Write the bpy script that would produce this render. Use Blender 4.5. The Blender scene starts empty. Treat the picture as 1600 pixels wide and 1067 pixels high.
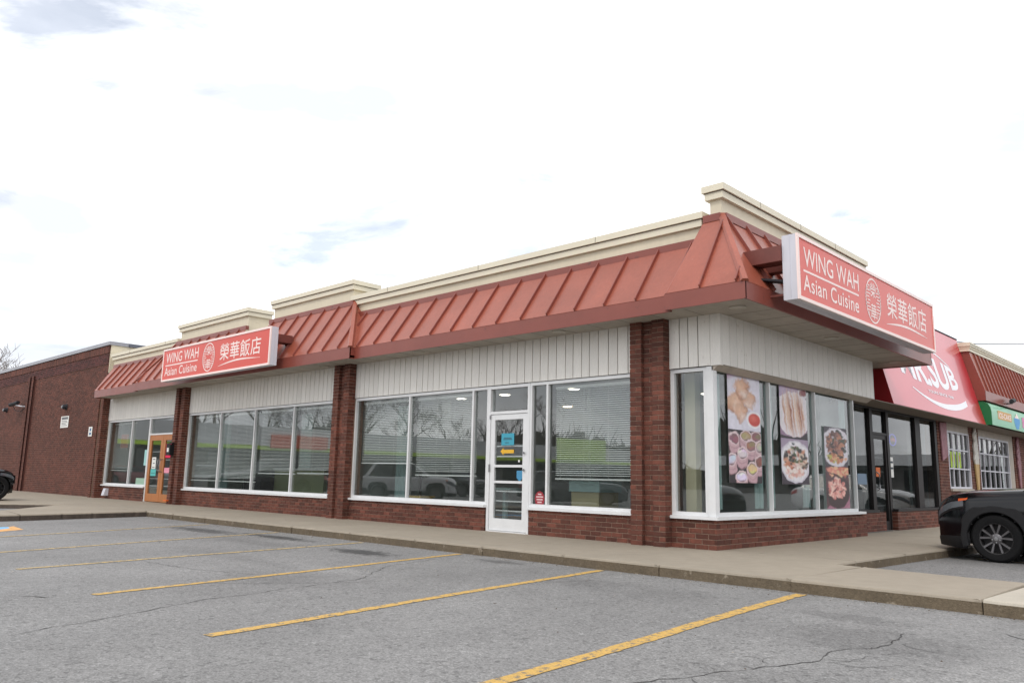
import bpy, bmesh, math, random
import numpy as np
from mathutils import Vector, Matrix
random.seed(7); rng = np.random.default_rng(7)
S = bpy.context.scene
COL = S.collection
R = math.radians

# ------------------------------------------------------------------ camera
cd = bpy.data.cameras.new('camera'); cam = bpy.data.objects.new('camera', cd); COL.objects.link(cam)
S.camera = cam
cam.location = (5.952, -10.44, 0.95)
cd.sensor_width = 36.0; cd.lens = 28.015; cd.clip_start = 0.05; cd.clip_end = 2000
yaw, pitch, roll = R(43.9918), R(9.7419), R(1.1831)
cam.rotation_euler = (Matrix.Rotation(yaw, 3, 'Z') @ Matrix.Rotation(math.pi/2 + pitch, 3, 'X') @ Matrix.Rotation(roll, 3, 'Z')).to_euler()

# ------------------------------------------------------------------ world, sun, exposure
SUN_EL, SUN_AZ = R(48), R(-62)      # azimuth measured from +X towards +Y
w = bpy.data.worlds.new('World'); S.world = w; w.use_nodes = True
nt = w.node_tree; nt.nodes.clear()
N = nt.nodes.new; L = nt.links.new
out = N('ShaderNodeOutputWorld')
sky = N('ShaderNodeTexSky'); sky.sky_type = 'NISHITA'; sky.sun_disc = False
sky.sun_elevation = SUN_EL; sky.sun_rotation = math.pi/2 - SUN_AZ
sky.air_density = 1.0; sky.dust_density = 2.0
bg1 = N('ShaderNodeBackground'); bg1.inputs['Strength'].default_value = 0.15
L(sky.outputs[0], bg1.inputs['Color'])
tc = N('ShaderNodeTexCoord'); mp = N('ShaderNodeMapping'); mp.inputs['Scale'].default_value = (1.0, 1.0, 3.2)
L(tc.outputs['Generated'], mp.inputs['Vector'])
n1 = N('ShaderNodeTexNoise'); n1.inputs['Scale'].default_value = 2.1; n1.inputs['Detail'].default_value = 9; n1.inputs['Roughness'].default_value = 0.58
n1.inputs['Distortion'].default_value = 0.35
L(mp.outputs[0], n1.inputs['Vector'])
n2 = N('ShaderNodeTexNoise'); n2.inputs['Scale'].default_value = 3.4; n2.inputs['Detail'].default_value = 7; n2.inputs['Roughness'].default_value = 0.5
mp2 = N('ShaderNodeMapping'); mp2.inputs['Location'].default_value = (3.3, 1.7, 0.4); mp2.inputs['Scale'].default_value = (1, 1, 3.0)
L(tc.outputs['Generated'], mp2.inputs['Vector']); L(mp2.outputs[0], n2.inputs['Vector'])
cr = N('ShaderNodeValToRGB'); cr.color_ramp.elements[0].position = 0.36; cr.color_ramp.elements[0].color = (0.42,)*3+(1,)
cr.color_ramp.elements[1].position = 0.45; cr.color_ramp.elements[1].color = (1,)*3+(1,)
L(n1.outputs['Fac'], cr.inputs[0])
c2 = N('ShaderNodeValToRGB')
c2.color_ramp.elements[0].position = 0.36; c2.color_ramp.elements[0].color = (0.86, 0.90, 0.97, 1)
c2.color_ramp.elements[1].position = 0.60; c2.color_ramp.elements[1].color = (1.62, 1.62, 1.64, 1)
L(n2.outputs['Fac'], c2.inputs[0])
bg2 = N('ShaderNodeBackground'); bg2.inputs['Strength'].default_value = 1.12
L(c2.outputs[0], bg2.inputs['Color'])
mx = N('ShaderNodeMixShader'); L(cr.outputs[0], mx.inputs[0]); L(bg1.outputs[0], mx.inputs[1]); L(bg2.outputs[0], mx.inputs[2])
L(mx.outputs[0], out.inputs['Surface'])

sl = bpy.data.lights.new('sun', 'SUN'); sl.energy = 1.0; sl.angle = R(14); sl.color = (1.0, 0.95, 0.87)
so = bpy.data.objects.new('sun', sl); COL.objects.link(so)
sd = Vector((math.cos(SUN_EL)*math.cos(SUN_AZ), math.cos(SUN_EL)*math.sin(SUN_AZ), math.sin(SUN_EL)))
so.rotation_euler = sd.to_track_quat('Z', 'Y').to_euler(); so.location = (20, -20, 30)

S.view_settings.view_transform = 'Standard'; S.view_settings.look = 'None'
S.view_settings.exposure = 0.0; S.view_settings.gamma = 1.0; S.view_settings.use_curve_mapping = False
S.cycles.max_bounces = 8; S.cycles.transparent_max_bounces = 24; S.cycles.caustics_reflective = False; S.cycles.caustics_refractive = False

# ------------------------------------------------------------------ materials
def s2l(r, g, b):
    f = lambda c: (c/255/12.92 if c/255 <= 0.04045 else ((c/255+0.055)/1.055)**2.4)
    return (f(r), f(g), f(b))
MATS = {}
def mat(name, col, rough=0.6, metal=0.0, coat=0.0, spec=0.5, noise=None, bump=None, emit=None, vary=None, attr=None, wear=None):
    """noise=(scale, amount, stretch) colour mottling; bump=(scale, strength); vary='obj'|'attr' per-piece tint amount via (kind, amount)"""
    if name in MATS: return MATS[name]
    m = bpy.data.materials.new(name); m.use_nodes = True; t = m.node_tree; nd = t.nodes; lk = t.links
    b = nd['Principled BSDF']
    b.inputs['Roughness'].default_value = rough; b.inputs['Metallic'].default_value = metal
    b.inputs['Coat Weight'].default_value = coat; b.inputs['Specular IOR Level'].default_value = spec
    rgb = nd.new('ShaderNodeRGB'); rgb.outputs[0].default_value = (*col, 1); cur = rgb.outputs[0]
    geo = nd.new('ShaderNodeNewGeometry')
    if attr:
        a = nd.new('ShaderNodeAttribute'); a.attribute_name = attr; cur = a.outputs['Color']
    def mul(cur, fac_out, lo, hi):
        mr = nd.new('ShaderNodeMapRange'); mr.inputs['To Min'].default_value = lo; mr.inputs['To Max'].default_value = hi
        lk.new(fac_out, mr.inputs['Value'])
        v = nd.new('ShaderNodeVectorMath'); v.operation = 'SCALE'; lk.new(cur, v.inputs[0]); lk.new(mr.outputs[0], v.inputs['Scale'])
        return v.outputs[0]
    if vary:
        kind, amt = vary
        if kind == 'obj': oi = nd.new('ShaderNodeObjectInfo'); f = oi.outputs['Random']
        else: at = nd.new('ShaderNodeAttribute'); at.attribute_name = 'tint'; f = at.outputs['Fac']
        cur = mul(cur, f, 1-amt, 1+amt)
    if noise:
        for k in range(0, len(noise), 3):
            sc, amt, st = noise[k:k+3]
            mpn = nd.new('ShaderNodeMapping'); mpn.inputs['Scale'].default_value = st; lk.new(geo.outputs['Position'], mpn.inputs['Vector'])
            nn = nd.new('ShaderNodeTexNoise'); nn.inputs['Scale'].default_value = sc; nn.inputs['Detail'].default_value = 5; nn.inputs['Roughness'].default_value = 0.6
            lk.new(mpn.outputs[0], nn.inputs['Vector'])
            mr0 = nd.new('ShaderNodeMapRange'); mr0.inputs['From Min'].default_value = 0.3; mr0.inputs['From Max'].default_value = 0.7
            lk.new(nn.outputs['Fac'], mr0.inputs['Value'])
            cur = mul(cur, mr0.outputs[0], 1-amt, 1+amt)
    if wear:   # (scale, threshold, colour): patches of another colour
        sc, th, wc = wear[:3]; st = wear[3] if len(wear) > 3 else (1, 1, 1)
        mpn = nd.new('ShaderNodeMapping'); mpn.inputs['Scale'].default_value = st; lk.new(geo.outputs['Position'], mpn.inputs['Vector'])
        nn = nd.new('ShaderNodeTexNoise'); nn.inputs['Scale'].default_value = sc; nn.inputs['Detail'].default_value = 8; nn.inputs['Roughness'].default_value = 0.65
        lk.new(mpn.outputs[0], nn.inputs['Vector'])
        mr1 = nd.new('ShaderNodeMapRange'); mr1.inputs['From Min'].default_value = th; mr1.inputs['From Max'].default_value = th+0.1; mr1.clamp = True
        lk.new(nn.outputs['Fac'], mr1.inputs['Value'])
        mc = nd.new('ShaderNodeMix'); mc.data_type = 'RGBA'; lk.new(mr1.outputs[0], mc.inputs['Factor']); lk.new(cur, mc.inputs['A']); mc.inputs['B'].default_value = (*wc, 1)
        cur = mc.outputs['Result']
    lk.new(cur, b.inputs['Base Color'])
    if bump:
        nn = nd.new('ShaderNodeTexNoise'); nn.inputs['Scale'].default_value = bump[0]; nn.inputs['Detail'].default_value = 4
        lk.new(geo.outputs['Position'], nn.inputs['Vector'])
        bp = nd.new('ShaderNodeBump'); bp.inputs['Strength'].default_value = bump[1]; bp.inputs['Distance'].default_value = bump[2] if len(bump) > 2 else 0.01
        lk.new(nn.outputs['Fac'], bp.inputs['Height']); lk.new(bp.outputs[0], b.inputs['Normal'])
    if emit:
        b.inputs['Emission Color'].default_value = (*emit[0], 1); b.inputs['Emission Strength'].default_value = emit[1]
    MATS[name] = m
    return m

def glass_mat(name, tint, boost=1.0, dirt=0.03, wav=0.0):
    m = bpy.data.materials.new(name); m.use_nodes = True; t = m.node_tree; nd = t.nodes; lk = t.links; nd.clear()
    o = nd.new('ShaderNodeOutputMaterial'); tr = nd.new('ShaderNodeBsdfTransparent'); tr.inputs[0].default_value = (*tint, 1)
    gl = nd.new('ShaderNodeBsdfGlossy'); gl.inputs['Roughness'].default_value = 0.0
    geo = nd.new('ShaderNodeNewGeometry'); dt = nd.new('ShaderNodeVectorMath'); dt.operation = 'DOT_PRODUCT'
    lk.new(geo.outputs['Normal'], dt.inputs[0]); lk.new(geo.outputs['Incoming'], dt.inputs[1])
    ab = nd.new('ShaderNodeMath'); ab.operation = 'ABSOLUTE'; lk.new(dt.outputs['Value'], ab.inputs[0])
    su = nd.new('ShaderNodeMath'); su.operation = 'SUBTRACT'; su.inputs[0].default_value = 1.0; lk.new(ab.outputs[0], su.inputs[1])
    pw = nd.new('ShaderNodeMath'); pw.operation = 'POWER'; lk.new(su.outputs[0], pw.inputs[0]); pw.inputs[1].default_value = 5
    ma = nd.new('ShaderNodeMath'); ma.operation = 'MULTIPLY_ADD'; lk.new(pw.outputs[0], ma.inputs[0]); ma.inputs[1].default_value = 0.96; ma.inputs[2].default_value = 0.045*boost
    cl = nd.new('ShaderNodeMath'); cl.operation = 'MINIMUM'; lk.new(ma.outputs[0], cl.inputs[0]); cl.inputs[1].default_value = 1.0
    mx = nd.new('ShaderNodeMixShader'); lk.new(cl.outputs[0], mx.inputs[0]); lk.new(tr.outputs[0], mx.inputs[1]); lk.new(gl.outputs[0], mx.inputs[2])
    df = nd.new('ShaderNodeBsdfDiffuse'); df.inputs[0].default_value = (0.5, 0.52, 0.5, 1)
    m2 = nd.new('ShaderNodeMixShader'); m2.inputs[0].default_value = dirt; lk.new(mx.outputs[0], m2.inputs[1]); lk.new(df.outputs[0], m2.inputs[2])
    if wav:
        nn = nd.new('ShaderNodeTexNoise'); nn.inputs['Scale'].default_value = 0.9; nn.inputs['Detail'].default_value = 1
        lk.new(geo.outputs['Position'], nn.inputs['Vector'])
        bp = nd.new('ShaderNodeBump'); bp.inputs['Strength'].default_value = wav; bp.inputs['Distance'].default_value = 0.02
        lk.new(nn.outputs['Fac'], bp.inputs['Height']); lk.new(bp.outputs[0], gl.inputs['Normal'])
    lk.new(m2.outputs[0], o.inputs['Surface'])
    MATS[name] = m
    return m

BR = s2l(98, 56, 44)
M_brick = mat('brick', BR, 0.85, vary=('obj', 0.40), noise=(14, 0.22, (1, 1, 1), 90, 0.15, (1, 1, 1), 0.9, 0.14, (1, 1, 1)), wear=(5, 0.655, s2l(138, 106, 96), (1, 1, 2)), bump=(160, 0.5, 0.003))
M_brickA = mat('brick_course', BR, 0.85, vary=('attr', 0.40), noise=(14, 0.2, (1, 1, 1), 0.6, 0.18, (1, 1, 1.5)), wear=(4, 0.66, s2l(136, 104, 94), (1, 1, 2)), bump=(160, 0.4, 0.003))
M_brickL = mat('brick_warm', s2l(95, 55, 44), 0.85, vary=('attr', 0.3), noise=(6, 0.15, (1, 1, 1), 0.35, 0.2, (1, 1, 2)), wear=(1.4, 0.66, s2l(124, 88, 78), (1, 1, 2.5)))
M_brickD = mat('brick_band', s2l(84, 46, 42), 0.85, vary=('attr', 0.35), noise=(6, 0.2, (1, 1, 1), 0.5, 0.25, (1, 1, 1)))
M_mortar = mat('mortar', s2l(152, 128, 112), 0.95, noise=(9, 0.2, (1, 1, 1)), bump=(120, 0.3, 0.003))
M_siding = mat('painted_siding', s2l(228, 225, 219), 0.6, vary=('obj', 0.04), noise=(10, 0.05, (6, 6, 0.5), 60, 0.05, (4, 4, 0.4)), wear=(20, 0.64, s2l(176, 168, 156), (1, 1, 0.22)), bump=(55, 0.3, 0.004))
M_back = mat('joint_shadow', s2l(72, 66, 60), 0.9)
M_white = mat('white_frame', s2l(222, 223, 224), 0.42, noise=(5, 0.04, (1, 1, 1)), wear=(18, 0.71, s2l(165, 160, 150)))
M_trim = mat('weathered_trim', s2l(176, 166, 154), 0.6, noise=(5, 0.12, (1, 1, 1)))
M_soffit = mat('soffit_paint', s2l(168, 160, 149), 0.7, noise=(1.2, 0.13, (1, 1, 1), 9, 0.08, (1, 0.3, 1)), wear=(3, 0.64, s2l(148, 138, 124)))
ROOFC = s2l(153, 81, 62)
M_roof = mat('roof_metal', ROOFC, 0.42, metal=0.0, coat=0.1, vary=('obj', 0.05), noise=(1.3, 0.12, (1, 1, 1), 9, 0.07, (3, 3, 0.35)), wear=(4.5, 0.645, s2l(166, 100, 82), (3, 3, 0.5)), bump=(2.2, 0.35, 0.03))
M_fascia = mat('fascia_metal', s2l(132, 67, 55), 0.4, coat=0.1, noise=(1.5, 0.1, (1, 1, 1)), wear=(3.2, 0.635, s2l(88, 54, 48), (1, 1, 1.2)), bump=(1.8, 0.25, 0.03))
M_cream = mat('cream_parapet', s2l(214, 204, 180), 0.6, noise=(0.9, 0.05, (1, 1, 1), 12, 0.03, (1, 1, 0.3)))
M_creamcap = mat('cream_cap', s2l(222, 214, 192), 0.5, noise=(0.9, 0.04, (1, 1, 1)))
M_line = mat('cap_joint', s2l(90, 82, 70), 0.8)
M_coping = mat('grey_coping', s2l(150, 150, 156), 0.4, metal=0.3, noise=(2, 0.1, (1, 1, 1)))
M_copingd = mat('dark_coping', s2l(95, 98, 108), 0.4, metal=0.3)
M_dark = mat('dark_aluminium', s2l(34, 30, 30), 0.5, spec=.3, noise=(3, 0.1, (1, 1, 1)))
M_wood = mat('honey_wood', s2l(176, 112, 62), 0.45, noise=(8, 0.14, (6, 6, 0.4), 40, 0.08, (6, 6, 0.4)))
M_sred = mat('sign_red', s2l(214, 66, 46), 0.35, coat=0.15, noise=(0.6, 0.05, (1, 1, 1)))
M_stext = mat('sign_white', s2l(248, 226, 220), 0.4)
M_cab = mat('cabinet_white', s2l(206, 206, 214), 0.5, noise=(9, 0.05, (1, 1, 0.2)), wear=(14, 0.70, s2l(150, 146, 146), (1, 1, 0.3)))
M_brown = mat('brown_steel', s2l(110, 58, 50), 0.55, noise=(5, 0.15, (1, 1, 1)))
M_intw = mat('interior_wall', s2l(170, 180, 177), 0.9, noise=(0.6, 0.2, (1, 1, 1)))
M_intf = mat('interior_floor', s2l(95, 92, 86), 0.6, noise=(1.0, 0.2, (1, 1, 1)))
M_intc = mat('interior_ceiling', s2l(205, 205, 202), 0.9)
M_slat = mat('blind_slat', s2l(246, 247, 245), 0.4)
M_curt = mat('teal_curtain', s2l(166, 192, 190), 0.8, noise=(9, 0.12, (1, 1, 0.2)))
M_lamp = mat('ceiling_lamp', (1, 0.95, 0.85), 0.5, emit=((1.0, 0.93, 0.8), 5.0))
M_lampw = mat('warm_lamp', (1, 0.85, 0.6), 0.5, emit=((1.0, 0.75, 0.45), 9.0))
M_rubber = mat('rubber', s2l(24, 24, 25), 0.85, spec=.2, noise=(30, 0.1, (1, 1, 1)))
M_black = mat('black_plastic', s2l(28, 28, 30), 0.6, spec=.3, noise=(20, 0.1, (1, 1, 1)))
M_blackpaint = mat('black_car_paint', (0.003, 0.003, 0.0045), 0.12, spec=.42)
M_well = mat('wheel_well', (0.01, 0.01, 0.01), 0.95)
M_rim = mat('dark_alloy', s2l(104, 102, 104), 0.35, metal=0.7)
M_steel = mat('brushed_steel', s2l(150, 150, 152), 0.3, metal=0.8)
M_lens = mat('headlight_lens', s2l(96, 100, 106), 0.1, spec=.8)
M_amber = mat('amber_lens', s2l(214, 92, 40), 0.2, coat=0.8)
M_paper = mat('white_paper', s2l(228, 228, 224), 0.8)
M_grey = mat('grey_print', s2l(110, 112, 116), 0.8)
M_print = mat('dark_print', s2l(60, 70, 80), 0.8)
M_glass = glass_mat('window_glass', (0.90, 0.925, 0.92), 2.3, 0.015, 0.04)
M_glassD = glass_mat('dark_glass', (0.62, 0.64, 0.64), 1.3, 0.008, 0.08)
M_carglass = mat('car_glass', (0.008, 0.009, 0.011), 0.03, spec=0.6)
def poster_mat(name='poster_print'): return mat(name, (1, 1, 1), 0.45, attr='col')

# ------------------------------------------------------------------ mesh helpers
F_ = lambda u, w_, z: (u, -w_, z)            # facade facing the camera side (-Y)
RR = lambda u, w_, z: (w_, u, z)             # face looking along +X (plane x = w)
def MALL(u, w_, z): return (w_-0.42, u, z)
ID = lambda x, y, z: (x, y, z)

class MB:
    def __init__(s, mp=ID): s.v = []; s.f = []; s.m = []; s.t = []; s.mp = mp
    def add(s, vs, fs, mi=0, tint=None):
        o = len(s.v); s.v += [s.mp(*p) for p in vs]
        for f in fs: s.f.append([o+i for i in f]); s.m.append(mi); s.t.append(0.5 if tint is None else tint)
    def box(s, a0, a1, b0, b1, c0, c1, mi=0, tint=None):
        vs = [(a0,b0,c0),(a1,b0,c0),(a1,b1,c0),(a0,b1,c0),(a0,b0,c1),(a1,b0,c1),(a1,b1,c1),(a0,b1,c1)]
        s.add(vs, [(0,3,2,1),(4,5,6,7),(0,1,5,4),(1,2,6,5),(2,3,7,6),(3,0,4,7)], mi, tint); return s
    def hexa(s, p, mi=0, tint=None):   # 8 points, bottom ring, top ring
        s.add(p, [(0,3,2,1),(4,5,6,7),(0,1,5,4),(1,2,6,5),(2,3,7,6),(3,0,4,7)], mi, tint); return s
    def prism(s, poly, d, mi=0):       # poly: list of 3D pts, d: offset vector
        n = len(poly); top = [tuple(p[i]+d[i] for i in range(3)) for p in poly]
        s.add(list(poly)+top, [tuple(range(n))[::-1], tuple(range(n, 2*n))]+[(i,(i+1)%n,n+(i+1)%n,n+i) for i in range(n)], mi); return s
    def tube(s, pts, r, n=8, mi=0, cap=True):
        pts = [Vector(p) for p in pts]; rs = r if isinstance(r, (list, tuple)) else [r]*len(pts)
        rings = []
        for i, p in enumerate(pts):
            d = (pts[min(i+1, len(pts)-1)]-pts[max(i-1, 0)]).normalized()
            a = d.cross(Vector((0, 0, 1)));
            if a.length < 1e-3: a = d.cross(Vector((1, 0, 0)))
            a.normalize(); b = d.cross(a)
            rings.append([tuple(p+rs[i]*(math.cos(2*math.pi*k/n)*a+math.sin(2*math.pi*k/n)*b)) for k in range(n)])
        vs = [q for rg in rings for q in rg]; fs = []
        for i in range(len(pts)-1):
            for k in range(n): fs.append((i*n+k, i*n+(k+1)%n, (i+1)*n+(k+1)%n, (i+1)*n+k))
        if cap: fs.append(tuple(range(n))[::-1]); fs.append(tuple((len(pts)-1)*n+k for k in range(n)))
        s.add(vs, fs, mi); return s
    def lathe(s, prof, c, axis='Y', n=32, mi=0):   # prof: (r, h) ; around axis through c
        vs = []; fs = []
        for (r, h) in prof:
            for k in range(n):
                a = 2*math.pi*k/n; x, z = r*math.cos(a), r*math.sin(a)
                vs.append({'Y': (c[0]+x, c[1]+h, c[2]+z), 'Z': (c[0]+x, c[1]+z, c[2]+h), 'X': (c[0]+h, c[1]+x, c[2]+z)}[axis])
        for i in range(len(prof)-1):
            for k in range(n): fs.append((i*n+k, i*n+(k+1)%n, (i+1)*n+(k+1)%n, (i+1)*n+k))
        s.add(vs, fs, mi); return s
    def mesh(s, name, mats, smooth=False, recalc=True, tint=False, org=(0, 0, 0)):
        me = bpy.data.meshes.new(name)
        me.from_pydata([(p[0]-org[0], p[1]-org[1], p[2]-org[2]) for p in s.v], [], s.f)
        for m in (mats if isinstance(mats, (list, tuple)) else [mats]): me.materials.append(m)
        me.polygons.foreach_set('material_index', s.m)
        if recalc:
            bm = bmesh.new(); bm.from_mesh(me); bmesh.ops.recalc_face_normals(bm, faces=bm.faces); bm.to_mesh(me); bm.free()
        if tint:
            a = me.attributes.new('tint', 'FLOAT', 'FACE'); a.data.foreach_set('value', s.t)
        if smooth:
            me.polygons.foreach_set('use_smooth', [True]*len(me.polygons))
            try: me.set_sharp_from_angle(angle=R(35))
            except Exception: pass
        me.update(); return me
    def build(s, name, mats, parent=None, smooth=False, recalc=True, tint=False, stuff=False, label=None):
        me = s.mesh(name, mats, smooth, recalc, tint, ORG.get(parent.name, (0, 0, 0)) if parent else (0, 0, 0))
        o = bpy.data.objects.new(name, me); COL.objects.link(o)
        if parent: o.parent = parent; ORG[o.name] = ORG.get(parent.name, (0, 0, 0))
        if stuff: o['kind'] = 'stuff'
        if label: o['label'] = label
        return o
ORG = {}
def thing(name, label, cat, loc=(0, 0, 0), group=None):
    o = bpy.data.objects.new(name, None); COL.objects.link(o); o.location = loc; ORG[o.name] = tuple(loc)
    o['label'] = label; o['category'] = cat
    if group: o['group'] = group
    return o
def tag(o, label, cat, group=None):
    o['label'] = label; o['category'] = cat
    if group: o['group'] = group
    return o
def struct(o): o['kind'] = 'structure'; return o
def copy_tree(o, parent=None):
    c = o.copy(); COL.objects.link(c); c.parent = parent
    for ch in list(o.children): copy_tree(ch, c)
    return c

def text_verts(body, bold=0.0, spacing=1.0):
    c = bpy.data.curves.new('tmp', 'FONT'); c.body = body; c.resolution_u = 4; c.offset = bold; c.space_character = spacing
    o = bpy.data.objects.new('tmp', c); COL.objects.link(o)
    bpy.context.view_layer.update()
    dg = bpy.context.evaluated_depsgraph_get(); me = bpy.data.meshes.new_from_object(o.evaluated_get(dg))
    V = np.array([v.co[:] for v in me.vertices]); Fc = [tuple(p.vertices) for p in me.polygons]
    bpy.data.objects.remove(o); bpy.data.curves.remove(c); bpy.data.meshes.remove(me)
    return V, Fc
def add_text(mb, body, u0, u1, v0, v1, place, bold=0.0, spacing=1.0, mi=0, warp=None, cap=True):
    """fit the text's bounding box to (u0..u1, v0..v1); place(u, v) -> 3D point."""
    V, Fc = text_verts(body, bold, spacing)
    x0, x1 = V[:, 0].min(), V[:, 0].max(); y0, y1 = V[:, 1].min(), V[:, 1].max()
    pts = []
    for x, y, _ in V:
        a = (x-x0)/(x1-x0); b = (y-y0)/(y1-y0)
        if warp: a, b = warp(a, b)
        pts.append(place(u0+(u1-u0)*a, v0+(v1-v0)*b))
    mb.add(pts, Fc, mi)

# ------------------------------------------------------------------ ground
def asphalt():
    m = bpy.data.materials.new('asphalt'); m.use_nodes = True; t = m.node_tree; nd = t.nodes; lk = t.links; b = nd['Principled BSDF']
    geo = nd.new('ShaderNodeNewGeometry'); P = geo.outputs['Position']
    def noise(sc, det=4, st=None, ro=0.6):
        n = nd.new('ShaderNodeTexNoise'); n.inputs['Scale'].default_value = sc; n.inputs['Detail'].default_value = det; n.inputs['Roughness'].default_value = ro
        if st:
            mm = nd.new('ShaderNodeMapping'); mm.inputs['Scale'].default_value = st; mm.inputs['Rotation'].default_value = (0, 0, 0.4); lk.new(P, mm.inputs['Vector']); lk.new(mm.outputs[0], n.inputs['Vector'])
        else: lk.new(P, n.inputs['Vector'])
        return n.outputs['Fac']
    def rng_(v, a, b_, c, d):
        r = nd.new('ShaderNodeMapRange'); lk.new(v, r.inputs['Value'])
        for k, x in zip(('From Min', 'From Max', 'To Min', 'To Max'), (a, b_, c, d)): r.inputs[k].default_value = x
        return r.outputs[0]
    def mulf(a, b_):
        q = nd.new('ShaderNodeMath'); q.operation = 'MULTIPLY'; lk.new(a, q.inputs[0])
        if isinstance(b_, float): q.inputs[1].default_value = b_
        else: lk.new(b_, q.inputs[1])
        return q.outputs[0]
    v = nd.new('ShaderNodeTexVoronoi'); v.inputs['Scale'].default_value = 95; lk.new(P, v.inputs['Vector'])
    sep = nd.new('ShaderNodeSeparateColor'); lk.new(v.outputs['Color'], sep.inputs[0])
    f = rng_(sep.outputs[0], 0, 1, 0.68, 1.32)
    v2 = nd.new('ShaderNodeTexVoronoi'); v2.inputs['Scale'].default_value = 38; lk.new(P, v2.inputs['Vector'])
    s2 = nd.new('ShaderNodeSeparateColor'); lk.new(v2.outputs['Color'], s2.inputs[0])
    f = mulf(f, rng_(s2.outputs[1], 0.90, 1.0, 1.0, 1.3))
    f = mulf(f, rng_(s2.outputs[2], 0.0, 0.12, 0.62, 1.0))
    f = mulf(f, rng_(noise(0.35, 6), 0.3, 0.7, 0.85, 1.13)); f = mulf(f, rng_(noise(2.6, 8, None, 0.7), 0.60, 0.70, 1.0, 0.82))
    f = mulf(f, rng_(noise(1.7, 6, (1, 0.35, 1)), 0.3, 0.7, 0.93, 1.07))
    f = mulf(f, rng_(noise(9, 5), 0.3, 0.7, 0.95, 1.05))
    # stains with shapes of their own: old wet pot-holes by the kerb, oil spots in the stalls; the large pale patch is painted-in sheen
    for (x, y, rx, ry, k) in ((-3.7, -3.45, 0.75, 0.30, 0.30), (-6.7, -3.05, 1.2, 0.22, 0.28), (-8.9, -3.35, 1.3, 0.32, 0.36), (-1.6, -2.75, 0.5, 0.16, 0.6), (1.2, -3.6, 1.1, 0.5, 0.86),
                              (3.2, -3.5, 0.5, 0.25, 0.72), (3.75, -4.4, 0.8, 0.6, 0.80), (5.3, -5.0, 1.1, 0.8, 1.22), (-2.2, -5.0, 0.9, 0.25, 1.2), (4.0, -6.0, 0.9, 0.4, 0.88), (-4.5, -5.2, 1.6, 0.3, 0.9), (-1.9, -5.9, 1.1, 0.35, 0.88), (0.3, -3.4, 0.6, 0.4, 0.9), (-6.0, -3.9, 1.2, 0.3, 0.8)):
        mm = nd.new('ShaderNodeMapping'); mm.vector_type = 'TEXTURE'; mm.inputs['Location'].default_value = (x, y, -0.13); mm.inputs['Scale'].default_value = (rx, ry, 5)
        lk.new(P, mm.inputs['Vector'])
        ln = nd.new('ShaderNodeVectorMath'); ln.operation = 'LENGTH'; lk.new(mm.outputs[0], ln.inputs[0])
        ad = nd.new('ShaderNodeMath'); ad.operation = 'ADD'; lk.new(ln.outputs['Value'], ad.inputs[0]); lk.new(rng_(noise(8, 9, None, 0.75), 0.3, 0.7, -0.65, 0.65), ad.inputs[1])
        r_ = rng_(ad.outputs[0], 0.55, 1.05, k, 1.0); f = mulf(f, r_)
    sc = nd.new('ShaderNodeVectorMath'); sc.operation = 'SCALE'; sc.inputs[0].default_value = (0.208, 0.204, 0.199); lk.new(f, sc.inputs['Scale'])
    lk.new(sc.outputs[0], b.inputs['Base Color'])
    lk.new(rng_(noise(0.5, 4), 0.35, 0.65, 0.62, 0.85), b.inputs['Roughness']); b.inputs['Specular IOR Level'].default_value = 0.4
    bp = nd.new('ShaderNodeBump'); bp.inputs['Strength'].default_value = 0.6; bp.inputs['Distance'].default_value = 0.004; lk.new(v.outputs['Distance'], bp.inputs['Height']); lk.new(bp.outputs[0], b.inputs['Normal'])
    return m
M_asph = asphalt()
GZ = -0.13
mb = MB(); mb.add([(-400, -300, GZ), (300, -300, GZ), (300, 400, GZ), (-400, 400, GZ)], [(0, 1, 2, 3)])
lot = struct(mb.build('parking_lot', M_asph))

def concrete(name, base, dirt):
    return mat(name, base, 0.85, noise=(0.7, 0.08, (1, 1, 1), 5, 0.06, (1, 1, 1), 120, 0.12, (1, 1, 1)), wear=(2.2, 0.66, dirt), bump=(140, 0.35, 0.004))
M_conc = concrete('sidewalk_concrete', s2l(149, 139, 124), s2l(135, 125, 110))
M_conc2 = concrete('fresh_concrete', s2l(176, 168, 154), s2l(160, 152, 140))
M_kerb = mat('kerb_face', s2l(102, 90, 73), 0.9, noise=(3, 0.18, (1, 1, 1), 40, 0.22, (1, 1, 1)), wear=(9, 0.60, s2l(150, 138, 120)), bump=(70, 0.8, 0.012))
M_kerbd = mat('kerb_face_dark', s2l(84, 74, 66), 0.9, noise=(3, 0.25, (1, 1, 1), 40, 0.22, (1, 1, 1)), bump=(70, 0.8, 0.012))

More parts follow.
